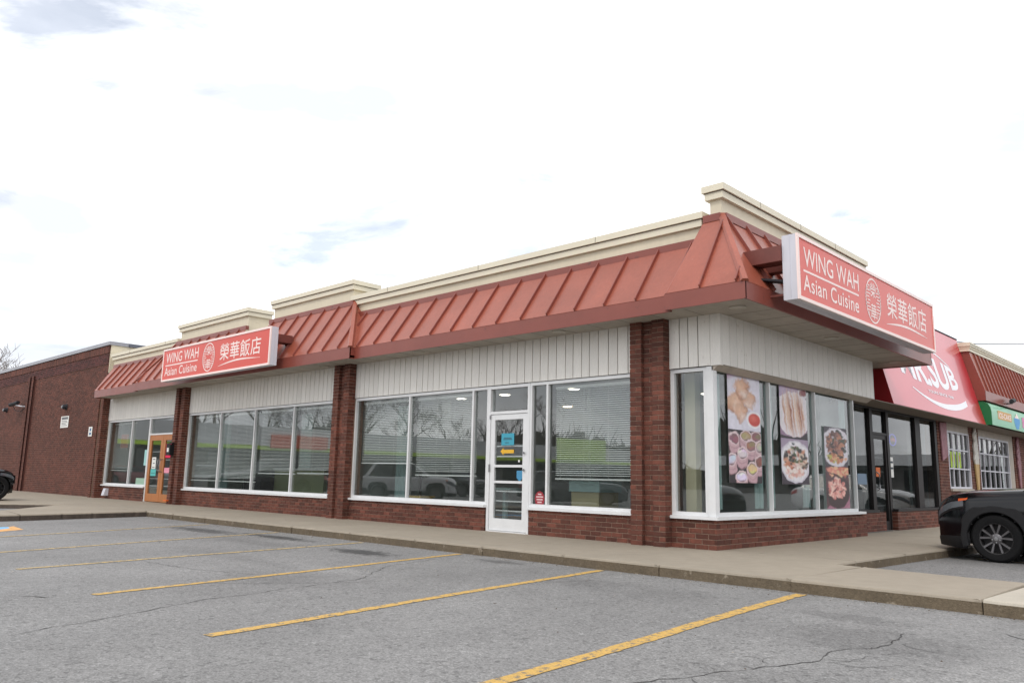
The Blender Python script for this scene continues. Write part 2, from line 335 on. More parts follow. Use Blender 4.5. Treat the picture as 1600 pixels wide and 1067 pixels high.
walk = thing('sidewalk', '', ''); del walk['label']; del walk['category']; walk['kind'] = 'structure'
def slab(poly, kerb_edges, name='paving_slab', top=M_conc, kerbm=M_kerb, z1=0.0):
    """poly CCW in plan; kerb_edges: indices i of edges i->i+1 that show as kerbs (rounded, chipped)."""
    ins = 0.009; n = len(poly)
    cx = sum(p[0] for p in poly)/n; cy = sum(p[1] for p in poly)/n
    ring = []  # (x, y, isKerb, nx, ny)
    for i in range(n):
        a = Vector(poly[i]); b = Vector(poly[(i+1) % n]); d = b-a; ln = d.length; d.normalize(); nrm = Vector((d.y, -d.x))
        k = i in kerb_edges; steps = max(1, int(ln/0.07)) if k else 1
        for j in range(steps):
            p = a+d*(ln*j/steps)
            pk = k or ((i-1) % n in kerb_edges and j == 0)
            ring.append((p.x, p.y, k or (j == 0 and (i-1) % n in kerb_edges), nrm.x, nrm.y))
    m = len(ring); v = []; rs = random.Random(int(cx*100+cy*37))
    def shrink(x, y, d): 
        l = math.hypot(x-cx, y-cy); return (x-(x-cx)/l*d, y-(y-cy)/l*d)
    jit = [(rs.uniform(-1, 1)*0.005 + (rs.random() < 0.09)*rs.uniform(0.008, 0.03)) if r[2] else 0 for r in ring]
    lv = []
    for k, (dz, inn) in enumerate(((z1, 0.028), (z1-0.008, 0.010), (z1-0.028, 0.0), (-0.35, -0.012))):
        for i, r in enumerate(ring):
            if r[2]:
                d = inn + jit[i]*(1.0 if k < 3 else 0.2); x, y = r[0]-r[3]*d, r[1]-r[4]*d; z = dz
            else:
                x, y = r[0], r[1]; z = (z1, z1-0.004, z1-0.03, -0.35)[k]
            x, y = shrink(x, y, ins); v.append((x, y, z))
    fs = [tuple(range(m))]; mi = [0]
    for k in range(3):
        for i in range(m):
            fs.append((k*m+(i+1) % m, k*m+i, (k+1)*m+i, (k+1)*m+(i+1) % m)); mi.append(1 if (k >= 2 and ring[i][2]) else 0)
    b = MB(); b.v = v; b.f = [list(f) for f in fs]; b.m = mi; b.t = [0.5]*len(fs)
    return b.build(name, [top, kerbm], walk, recalc=False)
# strip along the shop front (kerb face towards the lot), joints 1.5-1.8 m apart
jx = [-13.95, -12.5, -10.9, -9.15, -7.4, -5.55, -3.82, -2.34, -0.84, 0.59, 2.19]
for a, b_ in zip(jx[:-2], jx[1:-1]):
    o = random.uniform(-.01, .01)
    slab([(a, -2.36+o), (b_, -2.36+o), (b_, 0.25), (a, 0.25)], [0])
slab([(0.59, -2.36), (2.19, -2.37), (2.19, -0.45), (1.84, -0.42), (1.86, 0.25), (0.59, 0.25)], [0, 2, 3])
slab([(2.19, -2.39), (3.93, -2.41), (3.93, -0.60), (2.19, -0.45)], [0, 2])
slab([(3.93, -2.42), (5.8, -2.45), (5.8, -0.78), (3.93, -0.60)], [0, 2], top=M_conc2)
slab([(5.8, -2.45), (7.8, -2.50), (7.8, -0.92), (5.8, -0.78)], [0, 2], top=M_conc2)
# walk past the bay and along the neighbour shops
slab([(-0.3, 0.25), (1.86, 0.25), (1.90, 2.0), (-0.3, 2.0)], [1])
slab([(-0.3, 2.0), (1.90, 2.0), (2.02, 4.2), (-0.3, 4.2)], [1])
slab([(-1.0, 4.2), (2.02, 4.2), (2.12, 6.6), (-1.0, 6.6)], [1])
y = 6.6
for k in range(14):
    slab([(-1.0, y), (2.12+0.05*k, y), (2.17+0.05*k, y+2.4), (-1.0, y+2.4)], [1]); y += 2.4
# the strip's inner corner beside x = 2.19 (kerb towards the inner lot)
# left end: slanting walk with a notch of asphalt behind it
slab([(-13.97, -2.36), (-13.97, 0.25), (-18.38, 0.25), (-18.38, -2.88)], [])
slab([(-18.38, -2.88), (-15.35, -5.05), (-13.2, -5.25), (-13.95, -2.36)], [0, 2], kerbm=M_kerbd)
slab([(-15.35, -5.05), (-15.0, -10.0), (-12.9, -10.0), (-13.2, -5.25)], [0, 2], kerbm=M_kerbd)
slab([(-18.4, -2.9), (-18.4, 0.25), (-22.6, 0.25), (-22.6, -9.5), (-19.9, -5.0)], [4, 3], kerbm=M_kerbd)
for k in range(7):
    a = -22.6-2.8*k; slab([(a, -9.5), (a, 0.25), (a-2.8, 0.25), (a-2.8, -9.5)], [])

# yellow stall lines, worn
def paint(name, col, th=0.525):
    m = bpy.data.materials.new(name); m.use_nodes = True; t = m.node_tree; nd = t.nodes; lk = t.links; b = nd['Principled BSDF']; b.inputs['Roughness'].default_value = 0.7
    geo = nd.new('ShaderNodeNewGeometry'); n = nd.new('ShaderNodeTexNoise'); n.inputs['Scale'].default_value = 16; n.inputs['Detail'].default_value = 9; n.inputs['Roughness'].default_value = 0.75
    lk.new(geo.outputs['Position'], n.inputs['Vector'])
    r = nd.new('ShaderNodeMapRange'); lk.new(n.outputs['Fac'], r.inputs['Value']); r.inputs['From Min'].default_value = th; r.inputs['From Max'].default_value = th+0.05
    v = nd.new('ShaderNodeTexVoronoi'); v.inputs['Scale'].default_value = 110; lk.new(geo.outputs['Position'], v.inputs['Vector'])
    sp = nd.new('ShaderNodeSeparateColor'); lk.new(v.outputs['Color'], sp.inputs[0])
    r2 = nd.new('ShaderNodeMapRange'); lk.new(sp.outputs[0], r2.inputs['Value']); r2.inputs['To Min'].default_value = 0.82; r2.inputs['To Max'].default_value = 1.12
    s_ = nd.new('ShaderNodeVectorMath'); s_.operation = 'SCALE'; s_.inputs[0].default_value = col; lk.new(r2.outputs[0], s_.inputs['Scale'])
    mx_ = nd.new('ShaderNodeMix'); mx_.data_type = 'RGBA'; lk.new(r.outputs[0], mx_.inputs['Factor']); lk.new(s_.outputs[0], mx_.inputs['A']); mx_.inputs['B'].default_value = (0.15, 0.135, 0.115, 1)
    lk.new(mx_.outputs['Result'], b.inputs['Base Color']); return m
M_yel = paint('yellow_line_paint', (0.56, 0.345, 0.085)); M_yel2 = paint('faded_line_paint', (0.52, 0.37, 0.15), 0.50)
def stall_line(p, q, wd=0.10, m=None):
    p = Vector(p); q = Vector(q); d = q-p; n = int(d.length/0.08); d.normalize(); s_ = Vector((d.y, -d.x)); vs = []; fs = []
    for i in range(n+1):
        c = p.lerp(q, i/n); wob = 0.012*math.sin(i*0.11+p.x)
        for sg in (-1, 1):
            e = c+s_*(sg*(wd/2)+random.uniform(-.006, .006)+wob); vs.append((e.x, e.y, GZ+0.004))
        if i: fs.append((2*i-2, 2*i-1, 2*i+1, 2*i))
    b = MB(); b.add(vs, fs); o = b.build('parking_line', m or M_yel, recalc=False); return struct(o)
stall_line((3.0, -9.6), (2.33, -2.46), 0.115)
stall_line((0.62, -7.80), (-0.20, -2.44), 0.105)
stall_line((-1.70, -7.72), (-2.70, -2.44))
stall_line((-4.10, -7.70), (-5.05, -2.46), 0.095, M_yel2)
stall_line((-6.0, -8.0), (-7.75, -2.44), 0.095, M_yel2)
stall_line((-8.6, -7.4), (-10.5, -2.44), 0.095, M_yel2)
stall_line((2.35, 3.75), (6.6, 3.15), 0.09, M_yel2)
stall_line((2.75, 6.5), (7.0, 5.9), 0.09, M_yel2)
# corner of a painted blue accessible-parking panel with a yellow edge
M_blue = mat('blue_ground_paint', s2l(120, 176, 216), 0.7, noise=(9, 0.15, (1, 1, 1)))
b = MB(); b.add([(-11.3, -5.95, GZ+0.004), (-10.9, -6.02, GZ+0.004), (-10.6, -6.3, GZ+0.004), (-9.7, -7.4, GZ+0.004), (-11.0, -7.4, GZ+0.004)], [(0, 1, 2, 3, 4)])
struct(b.build('accessible_stall_marking', M_blue))
b = MB(); b.add([(-11.45, -5.82, GZ+0.004), (-10.45, -5.92, GZ+0.004), (-10.6, -6.3, GZ+0.004), (-10.9, -6.02, GZ+0.004), (-11.3, -5.95, GZ+0.004)], [(0, 1, 2, 3, 4)])
b.add([(-10.45, -5.92, GZ+0.004), (-9.35, -7.3, GZ+0.004), (-9.7, -7.4, GZ+0.004), (-10.6, -6.3, GZ+0.004)], [(0, 1, 2, 3)])
struct(b.build('accessible_stall_edge', mat('orange_edge_paint', s2l(214, 160, 96), 0.7, noise=(12, 0.2, (1, 1, 1)))))
# cracks in the asphalt
M_crack = mat('crack_filler', (0.055, 0.052, 0.05), 0.95)
def crack(pts, wd=0.012, name='asphalt_crack', seed=1, m=None):
    rs = random.Random(seed); P_ = []
    for a, b_ in zip(pts[:-1], pts[1:]):
        a = Vector(a); b_ = Vector(b_); n = max(2, int((b_-a).length/0.07))
        for i in range(n): P_.append(a.lerp(b_, i/n))
    P_.append(Vector(pts[-1])); vs = []; fs = []; off = 0
    for i, c in enumerate(P_):
        d = (P_[min(i+1, len(P_)-1)]-P_[max(0, i-1)]); d.normalize(); s_ = Vector((d.y, -d.x)); off = off*0.75+rs.uniform(-.024, .024)
        h = wd*rs.uniform(0.25, 1.0)*(0.2 if i in (0, len(P_)-1) else 1)
        for sg in (-1, 1): e = c+s_*(off+sg*h); vs.append((e.x, e.y, GZ+0.003))
        if i: fs.append((2*i-2, 2*i-1, 2*i+1, 2*i))
    b = MB(); b.add(vs, fs); return struct(b.build(name, m or M_crack, recalc=False))
crack([(-0.2, -8.7), (-0.9, -7.1), (-1.15, -5.7), (-1.2, -5.3), (-2.0, -4.3), (-2.4, -3.2)], 0.006, seed=3)
crack([(-2.0, -8.25), (-1.75, -8.05)], 0.014, seed=4)
rk = random.Random(12)
main = [(3.25, -6.7), (3.5, -6.0), (3.72, -5.4), (3.70, -4.9), (3.88, -4.4), (3.78, -3.9)]
crack(main, 0.0062, seed=5)
for k in range(16):      # crumbly side cracks
    a = rk.choice(main[1:]); a = (a[0]+rk.uniform(-.06, .06), a[1]+rk.uniform(-.35, .35)); an = rk.choice((0.2, 0.9, 2.4, 2.9, -.6))+rk.uniform(-.3, .3); l_ = rk.uniform(.12, .45)
    crack([a, (a[0]+l_*.5*math.cos(an), a[1]+l_*.5*math.sin(an)+rk.uniform(-.04, .04)), (a[0]+l_*math.cos(an+.4), a[1]+l_*math.sin(an+.4))], rk.uniform(.002, .0045), seed=100+k)
crack([(5.1, -4.1), (4.6, -3.5), (4.3, -3.3)], 0.008, seed=8)
crack([(-2.0, -6.9), (-1.3, -5.9), (-0.9, -5.2)], 0.006, seed=9)
crack([(-4.2, -6.3), (-3.0, -6.2), (-2.2, -5.9)], 0.006, seed=10)
crack([(-5.2, -3.6), (-4.0, -3.5), (-2.9, -3.6)], 0.006, seed=11)
crack([(0.15, -3.9), (0.4, -3.3)], 0.005, seed=12)

# grit and leaf scraps gathered along the kerb foot
rg = random.Random(31); b = MB()
for k in range(900):
    if k < 620: x = rg.uniform(-13.8, 5.5); y = -2.40-abs(rg.gauss(0, .09))-.012*max(0, x-2)
    else: x = rg.uniform(-9, 6); y = -2.5-abs(rg.gauss(0, 2.2))
    r0 = rg.uniform(.003, .011); a = rg.random()*6; q = [(x+r0*math.cos(a+t)*rg.uniform(.6, 1.4), y+r0*math.sin(a+t)*rg.uniform(.6, 1.4), GZ+.001) for t in (0, 2.1, 4.2)]
    b.add(q+[(x, y, GZ+r0*rg.uniform(.4, .9))], [(0, 1, 3), (1, 2, 3), (2, 0, 3)], rg.randint(0, 1))
o = b.build('kerb_grit', [mat('pale_grit', s2l(170, 162, 150), .9), mat('brown_litter', s2l(82, 66, 50), .9)], recalc=False); o['kind'] = 'stuff'

# ------------------------------------------------------------------ restaurant building
B = thing('restaurant_building', 'single-storey red brick restaurant block with red metal mansard roof, cream parapet and large shop windows', 'building', (-10, 3, 0))
CAM = Vector(cam.location)
bricks = []      # (map, u0, u1, w_front, z0, z1)
def brickface(mp, u0, u1, wf, z0, z1, mod=0.21, course=0.075, sh=0):
    z = z0; k = sh
    while z < z1-0.02:
        zt = min(z+course-0.0115, z1)
        off = 0 if k % 2 == 0 else mod/2
        u = u0-off
        while u < u1-0.01:
            a = max(u, u0)+(0.006 if u > u0 else 0); e = min(u+mod, u1); e -= 0.006 if e < u1 else 0
            if e-a > 0.02: bricks.append((mp, a, e, wf, z, zt))
            u += mod
        z += course; k += 1
def map_at(base, fn): return fn
def FX(y0): return lambda u, w_, z: (u, y0-w_, z)
def RX(x0): return lambda u, w_, z: (x0+w_, u, z)
def LX(x0): return lambda u, w_, z: (x0-w_, u, z)

SIL = 0.42; TOPW = 2.62; SOF = 3.42
# dwarf walls under the windows
mort = MB()
for (a, e) in ((-23.8, -20.22), (-17.42, -9.60), (-9.02, -4.74), (-3.64, -1.34), (-0.76, 0.0)):
    brickface(F_, a, e, 0.0, 0.0, SIL); mort.box(a+.004, e-.004, 0.006, 0.22, -0.1, SIL-.002)
brickface(RR, 0.0, 5.70, 0.0, 0.0, SIL, sh=1); mort.box(-0.21, -0.0045, 0.0075, 5.694, -0.1, SIL-.004)
mort.box(-1.2, -0.1, 5.50, 5.694, -0.1, SIL-.003); 
# pillars: two ribs with a recess
pil = []
for (a, e) in ((-18.02, -17.40), (-9.62, -9.00), (-1.36, -0.74)):
    for (r0, r1, wf) in ((a, a+.21, 0.17), (a+.21, e-.21, 0.10), (e-.21, e, 0.17)):
        brickface(F_, r0, r1, wf, 0.0, SOF, mod=0.21)
    for x0, w0 in ((e, 0.0), (a+.21, 0.10)): brickface(RX(x0), -0.17, -w0-0.004, 0.0, 0.0, SOF, mod=0.21)
    for x0, w0 in ((a, 0.0), (e-.21, 0.10)): brickface(LX(x0), -0.17, -w0-0.004, 0.0, 0.0, SOF, mod=0.21)
    mort.box(a+.006, a+.204, -0.164, 0.25, -0.1, SOF-.002); mort.box(a+.204, e-.204, -0.094, 0.25, -0.1, SOF-.002); mort.box(e-.204, e-.006, -0.164, 0.25, -0.1, SOF-.002)
# left end pier
for (r0, r1, wf) in ((-24.38, -24.2, 0.22), (-24.2, -24.0, 0.12), (-24.0, -23.8, 0.22)):
    brickface(F_, r0, r1, wf, 0.0, SOF); mort.box(r0+.004, r1-.006, -wf+.006, 0.3, -0.1, SOF-.002)
brickface(RX(-23.8), -0.22, 0.0, 0.0, 0.0, SOF)
wallo = mort.build('wall', M_mortar, B)
def bdist(q):
    mp, a, e, wf, z0, z1 = q; c = Vector(mp((a+e)/2, wf, (z0+z1)/2)); return (c-CAM).length/ (max(0.02, (e-a)))**0.25
bricks.sort(key=bdist)
cache = {}
near = [q for q in bricks if q[4] < 2.4][:290]; nearset = set(id(q) for q in near)
for q in near:
    mp, a, e, wf, z0, z1 = q
    p0 = Vector(mp(0, 0, 0)); du = Vector(mp(1, 0, 0))-p0; dw = Vector(mp(0, 1, 0))-p0
    key = (round(e-a, 3), round(z1-z0, 3), tuple(round(c) for c in du), tuple(round(c) for c in dw))
    if key not in cache:
        L_, H_ = (e-a)/2, (z1-z0)/2; b = MB(lambda u, w_, z: tuple(du*u+dw*w_+Vector((0, 0, z)))); bv = 0.003
        b.add([(-L_, -0.03, -H_), (L_, -0.03, -H_), (L_, -0.03, H_), (-L_, -0.03, H_), (-L_, 0.0015, -H_), (L_, 0.0015, -H_), (L_, 0.0015, H_), (-L_, 0.0015, H_),
               (-L_+bv, 0.004, -H_+bv), (L_-bv, 0.004, -H_+bv), (L_-bv, 0.004, H_-bv), (-L_+bv, 0.004, H_-bv)],
              [(0, 3, 2, 1), (0, 1, 5, 4), (1, 2, 6, 5), (2, 3, 7, 6), (3, 0, 4, 7), (4, 5, 9, 8), (5, 6, 10, 9), (6, 7, 11, 10), (7, 4, 8, 11), (8, 9, 10, 11)])
        cache[key] = b.mesh('brick', M_brick)
    o = bpy.data.objects.new('brick', cache[key]); COL.objects.link(o); o.parent = B
    c = Vector(mp((a+e)/2, wf+random.uniform(-.0015, .0015), (z0+z1)/2)); o.location = c-Vector(ORG[B.name])
rest = MB()
for q in bricks:
    if id(q) in nearset: continue
    mp, a, e, wf, z0, z1 = q
    rest.mp = mp; rest.box(a, e, wf-0.03, wf+0.004+random.uniform(-.001, .001), z0, z1, 0, random.random())
rest.mp = ID
rest.build('brickwork', M_brickA, B, tint=True, stuff=True)

# windows -----------------------------------------------------------------
def window_run(mp, us, z0, z1, parent=B, fm=M_white, gm=M_glass, fw=0.044, sill=True, sill_ext=(0.05, 0.05), wp=-0.02, name='window', rail=0.055, depth=0.068):
    b = MB(mp); d0, d1 = wp-depth, wp
    for i, u in enumerate(us):
        h = fw/2
        b.box(u-h, u+h, d0, d1, z0+rail+.0005, z1-rail-.0005)
    a, e = us[0]-fw/2, us[-1]+fw/2
    b.box(a, e, d0+.002, d1-.003, z0, z0+rail); b.box(a, e, d0+.002, d1-.003, z1-rail, z1)
    fr = b.build('window_frame', fm, parent)
    if sill:
        s_ = MB(mp); s_.box(a-sill_ext[0], e+sill_ext[1], -0.14, 0.05, z0-0.045, z0-.001); s_.build('sill', fm, parent)
    for u0, u1 in zip(us[:-1], us[1:]):
        g = MB(mp); g.box(u0+fw/2-.004, u1-fw/2+.004, wp-0.060, wp-0.054, z0+rail-.004, z1-rail+.004); g.build('pane', gm, fr)
    return fr
WZ0, WZ1 = 0.465, 2.645
window_run(F_, [-23.74, -21.66, -20.22], WZ0, WZ1)
window_run(F_, [-17.38, -15.39, -13.49, -11.58, -9.64], WZ0, WZ1)
window_run(F_, [-8.97, -7.07, -5.15, -4.74], WZ0, WZ1, sill_ext=(0.05, 0.0))
window_run(F_, [-3.64, -3.26, -1.38], WZ0, WZ1, sill_ext=(0.0, 0.0))
window_run(F_, [-0.71, -0.14], WZ0, WZ1, sill_ext=(0.02, 0.0), fw=0.065)
b = MB(); b.box(-0.107, 0.0, 0.0, 0.10, WZ0, WZ1); b.build('corner_post', M_white, B)
window_run(RR, [0.13, 1.84, 3.60, 5.36], WZ0, 2.66, fw=0.036, sill_ext=(0.16, 0.20))
# dark vertical screw strips on the corner post
# siding boards above the windows ---------------------------------------------
bcache = {}
back = MB()
def boards(mp, u0, u1, w0, z0, z1, wd=0.188, jit=0.02):
    u = u0; p0 = Vector(mp(0, 0, 0)); du = Vector(mp(1, 0, 0))-p0; dw = Vector(mp(0, 1, 0))-p0
    ws = []
    while u < u1-0.05:
        x = min(random.choice((wd-jit, wd, wd, wd+jit)), u1-u)
        if u1-(u+x) < 0.06: x = u1-u
        x = round(x, 3); key = (x, round(z1-z0, 3), tuple(round(c) for c in du), tuple(round(c) for c in dw))
        if key not in bcache:
            b = MB(lambda a, w_, z: tuple(du*a+dw*w_+Vector((0, 0, z)))); g = 0.0065; c = 0.004; h = (z1-z0)
            b.add([(g, 0, 0), (x-g, 0, 0), (x-g, 0, h), (g, 0, h), (g, 0.016, 0), (x-g, 0.016, 0), (x-g, 0.016, h), (g, 0.016, h), (g+c, 0.021, 0), (x-g-c, 0.021, 0), (x-g-c, 0.021, h), (g+c, 0.021, h)],
                  [(0, 3, 2, 1), (0, 1, 5, 4), (1, 2, 6, 5), (2, 3, 7, 6), (3, 0, 4, 7), (4, 5, 9, 8), (5, 6, 10, 9), (6, 7, 11, 10), (7, 4, 8, 11), (8, 9, 10, 11)])
            bcache[key] = b.mesh('siding_board', M_siding)
        o = bpy.data.objects.new('siding_board', bcache[key]); COL.objects.link(o); o.parent = B
        o.location = Vector(mp(u, w0, z0))-Vector(ORG[B.name]); u += x
for (a, e) in ((-23.8, -18.02), (-17.40, -9.62), (-9.00, -1.36)):
    boards(F_, a, e, -0.02, 2.655, SOF); back.box(a, e, 0.021, 0.16, 2.66, SOF-.001)
boards(F_, -0.74, -0.02, 0.0, 2.655, SOF, 0.17); back.box(-0.74, 0.115, 0.001, 0.16, 2.66, SOF-.001)
b = MB(); b.box(-0.02, 0.145, -0.024, -0.001, 2.650, SOF-.001); b.box(0.117, 0.145, -0.001, 0.05, 2.650, SOF-.001); b.build('corner_board', M_siding, B)
boards(RR, 0.05, 6.05, 0.118, 2.665, SOF, 0.222, 0.015); back.box(-0.2, 0.117, 0.16, 6.05, 2.70, SOF-.001)
back.build('siding_backing', M_back, B)
b = MB(); b.prism([(-0.019, 0.0, 2.585), (0.0, 0.0, 2.585), (0.114, 0.0, 2.655), (0.114, 0.0, 2.698), (-0.019, 0.0, 2.698)], (0, 6.03, 0)); b.build('head_trim', M_trim, B)
b = MB(); b.box(-0.05, 0.139, 6.051, 6.08, 2.66, SOF-.001); b.build('end_board', M_siding, B)

# soffit, fascia, mansard ---------------------------------------------------
EZ0, EZ1 = 3.40, 3.64; TW = 0.76; LW = 0.63; RW = 0.95; TOPY = 0.08; TOPX = 0.17
sof = MB()
def soffit_box(x0, x1, y0, y1): sof.box(x0, x1, y0, y1, SOF, SOF+0.05)
soffit_box(-23.55, -19.85, -LW+.012, 0.3); soffit_box(-19.849, -8.2, -TW+.012, 0.3); soffit_box(-8.199, -0.3, -LW+.012, 0.3)
soffit_box(-0.299, 0.93, -TW+.07, 0.3); soffit_box(-0.2, 0.93, 0.301, 7.08)
M_sofl = M_soffit
so_ = sof.build('soffit', M_soffit, B)
# faint joints between soffit planks (thin recess strips hang 2 mm proud as battens)
jt = MB()
x = -23.3
while x < 0.2: jt.box(x, x+.006, -0.57, -0.012, SOF-.002, SOF+.001); x += 0.61
y = 0.2
while y < 7.0: jt.box(0.15, 0.92, y, y+.006, SOF-.002, SOF+.001); y += 0.61
jt.build('soffit_joint', M_back, B, stuff=True)
M_pot = mat('pot_light_glass', s2l(176, 170, 158), 0.4)
for (x, y) in ((0.56, -0.24), (0.59, 2.96), (0.51, 6.33), (-2.7, -0.34), (-9.85, -0.3), (-18.48, -0.46), (-15.2, -0.4), (-22.5, -0.42), (-13.7, -0.4), (-6.4, -0.34)):
    b = MB(); b.lathe([(0.0, 0.0), (0.085, 0.0), (0.10, -0.004), (0.11, -0.012), (0.12, -0.012), (0.12, 0.01)], (x, y, SOF-.004), 'Z', 20); b.build('pot_light', M_pot, B, smooth=True)
def fascia(pts):
    b = MB()
    for p, q in zip(pts[:-1], pts[1:]):
        p = Vector((*p, 0)); q = Vector((*q, 0)); d = (q-p).normalized(); n = Vector((-d.y, d.x, 0))*0.03   # inward
        b.hexa([(p.x, p.y, EZ0), (q.x, q.y, EZ0), (q.x+n.x, q.y+n.y, EZ0), (p.x+n.x, p.y+n.y, EZ0), (p.x, p.y, EZ1), (q.x, q.y, EZ1), (q.x+n.x, q.y+n.y, EZ1), (p.x+n.x, p.y+n.y, EZ1)])
        t_ = d*0.0
    return b.build('fascia', M_fascia, B)
fascia([(-23.6, -0.05), (-23.6, -LW)]); fascia([(-23.599, -LW), (-19.851, -LW)])
fascia([(-19.85, -TW), (-14.1, -TW)]); fascia([(-14.1, -TW), (-8.2, -TW)]); fascia([(-8.2, -TW+.001), (-8.2, -LW+.031)])
fascia([(-8.199, -LW), (-4.2, -LW)]); fascia([(-4.199, -LW), (-0.301, -LW)])
fascia([(-0.3, -TW), (RW, -TW)]); fascia([(RW, -TW+.001), (RW, 2.5)]); fascia([(RW, 2.501), (RW, 7.1)]); fascia([(RW, 7.1), (-0.2, 7.1)])
for xx in (-.33, -19.88): b = MB(); b.box(xx, xx+.03, -TW, -LW+.03, EZ0, EZ1); b.build('fascia_return', M_fascia, B)

def clip(poly, axis, val, keep_gt):
    out_ = []
    for i in range(len(poly)):
        p, q = poly[i], poly[(i+1) % len(poly)]
        ip = (p[axis] >= val) if keep_gt else (p[axis] <= val); iq = (q[axis] >= val) if keep_gt else (q[axis] <= val)
        if ip: out_.append(p)
        if ip != iq:
            t_ = (val-p[axis])/(q[axis]-p[axis]); out_.append((p[0]+(q[0]-p[0])*t_, p[1]+(q[1]-p[1])*t_))
    return out_
def mansard(mp, ub0, ub1, ut0, ut1, we, wt, ze, zt, step=0.6, start=None, seams=True, flash=True):
    """mp(u, w, z). bottom edge ub0..ub1 at (we, ze); top edge ut0..ut1 at (wt, zt)."""
    sl_ = math.hypot(we-wt, zt-ze); nrm = ((zt-ze)/sl_, (we-wt)/sl_)   # (w, z) outward normal
    P3 = lambda u, t_, off=0.0: (u, we+(wt-we)*t_+nrm[0]*off, ze+(zt-ze)*t_+nrm[1]*off)
    quad = [(ub0, 0.0), (ub1, 0.0), (ut1, 1.0), (ut0, 1.0)]
    lo, hi = min(ub0, ut0), max(ub1, ut1)
    u = lo if start is None else start
    cuts = [lo]
    if start is not None and start > lo: cuts.append(start)
    while cuts[-1]+step < hi-0.08: cuts.append(cuts[-1]+step)
    cuts.append(hi)
    for a, e in zip(cuts[:-1], cuts[1:]):
        poly = clip(clip(quad, 0, a, True), 0, e, False)
        if len(poly) < 3: continue
        b = MB(mp); n = len(poly)
        base = [P3(u_, t_, 0.0) for u_, t_ in poly]; top = [P3(u_, t_, 0.012) for u_, t_ in poly]
        b.add(base+top, [tuple(range(n))[::-1], tuple(range(n, 2*n))]+[(i, (i+1) % n, n+(i+1) % n, n+i) for i in range(n)])
        po = b.build('roof_panel', M_roof, B)
        if e < hi-1e-6:
            seg = clip(clip(quad, 0, e-1e-4, True), 0, e+1e-4, False)
            if len(seg) >= 3:
                t0 = min(p[1] for p in seg); t1 = max(p[1] for p in seg)
                if t1-t0 > 0.05:
                    s_ = MB(mp); h = 0.013
                    s_.hexa([P3(e-h, t0, 0.0121), P3(e+h, t0, 0.0121), P3(e+h, t1, 0.0121), P3(e-h, t1, 0.0121), P3(e-h*.7, t0+.01, 0.058), P3(e+h*.7, t0+.01, 0.058), P3(e+h*.7, t1, 0.058), P3(e-h*.7, t1, 0.058)])
                    s_.build('roof_seam', M_fascia, po)
    if flash:
        b = MB(mp); f0 = 0.012
        b.box(ut0-.01, ut1+.01, wt-0.01, wt+0.085, zt-0.095, zt+0.02); b.build('roof_flashing', M_fascia, B)
    return P3
def ridge(p, q, r=0.06):
    p = Vector(p); q = Vector(q); b = MB(); d = (q-p).normalized(); a = d.cross(Vector((0, 0, 1))).normalized()*r; u_ = a.cross(d).normalized()*r*0.7
    if u_.z < 0: u_ = -u_
    b.hexa([tuple(p-a), tuple(p+a), tuple(q+a), tuple(q-a), tuple(p-a*.6+u_), tuple(p+a*.6+u_), tuple(q+a*.6+u_), tuple(q-a*.6+u_)])
    return b.build('hip_cap', M_roof, B)
ZT, ZL = 4.93, 4.62
# w for F_ is -y
mansard(F_, -23.58, -18.6, -24.2+.35, -18.6, LW-.01, -TOPY, EZ1, ZL, 0.6)               # far left low run
mansard(F_, -19.85, -14.33, -18.75, -14.33, TW-.01, -TOPY, EZ1, ZT, 0.6, start=-19.5)     # left raised run
mansard(F_, -14.33, -13.07, -14.33, -13.07, TW-.01, -TOPY+.5, EZ1, 4.35, 0.6, flash=False)
mansard(F_, -13.07, -8.2, -13.07, -9.30, TW-.01, -TOPY, EZ1, ZT, 0.6, start=-12.85)       # right raised run
mansard(F_, -9.3, -0.31, -9.3, -0.1, LW-.01, -TOPY, EZ1, ZL, 0.6, start=-8.72)            # long low run
mansard(F_, -0.3, RW, -0.10, TOPX, TW-.01, -TOPY, EZ1, ZT+.02, 0.56, start=0.26)           # corner block, front
mansard(RR, -TW, 7.1, TOPY, 5.9, RW-.01, TOPX, EZ1, ZT+.02, 0.6, start=0.10)              # corner block, side
ridge((RW-.01, -TW+.01, EZ1), (TOPX, TOPY, ZT+.02))
ridge((-8.2, -TW+.01, EZ1), (-9.30, TOPY, ZT)); ridge((-19.85, -TW+.01, EZ1), (-18.75, TOPY, ZT))
def tri(p, name='hip_side'):
    b = MB(); b.prism(p, (-0.012 if p[0][0] > -15 else 0.012, 0, -0.004)); return b.build(name, M_roof, B)
tri([(-8.2, -TW+.01, EZ1), (-8.2, 0.2, EZ1), (-9.30, 0.2, ZT), (-9.30, TOPY, ZT)])
tri([(-19.85, -TW+.01, EZ1), (-19.85, 0.2, EZ1), (-18.75, 0.2, ZT), (-18.75, TOPY, ZT)])
b = MB(); b.hexa([(-0.31, -TW+.01, EZ1), (-0.30, -TW+.01, EZ1), (-0.30, 0.1, EZ1), (-0.31, 0.1, EZ1), (-0.12, TOPY-.01, ZT), (-0.10, TOPY-.01, ZT), (-0.10, 0.1, ZT), (-0.12, 0.1, ZT)]); b.build('hip_side', M_roof, B)
ridge((-0.3, -TW+.01, EZ1), (-0.10, TOPY, ZT), 0.02); ridge((-23.58, -LW+.01, EZ1), (-23.85, TOPY, ZL), 0.02)
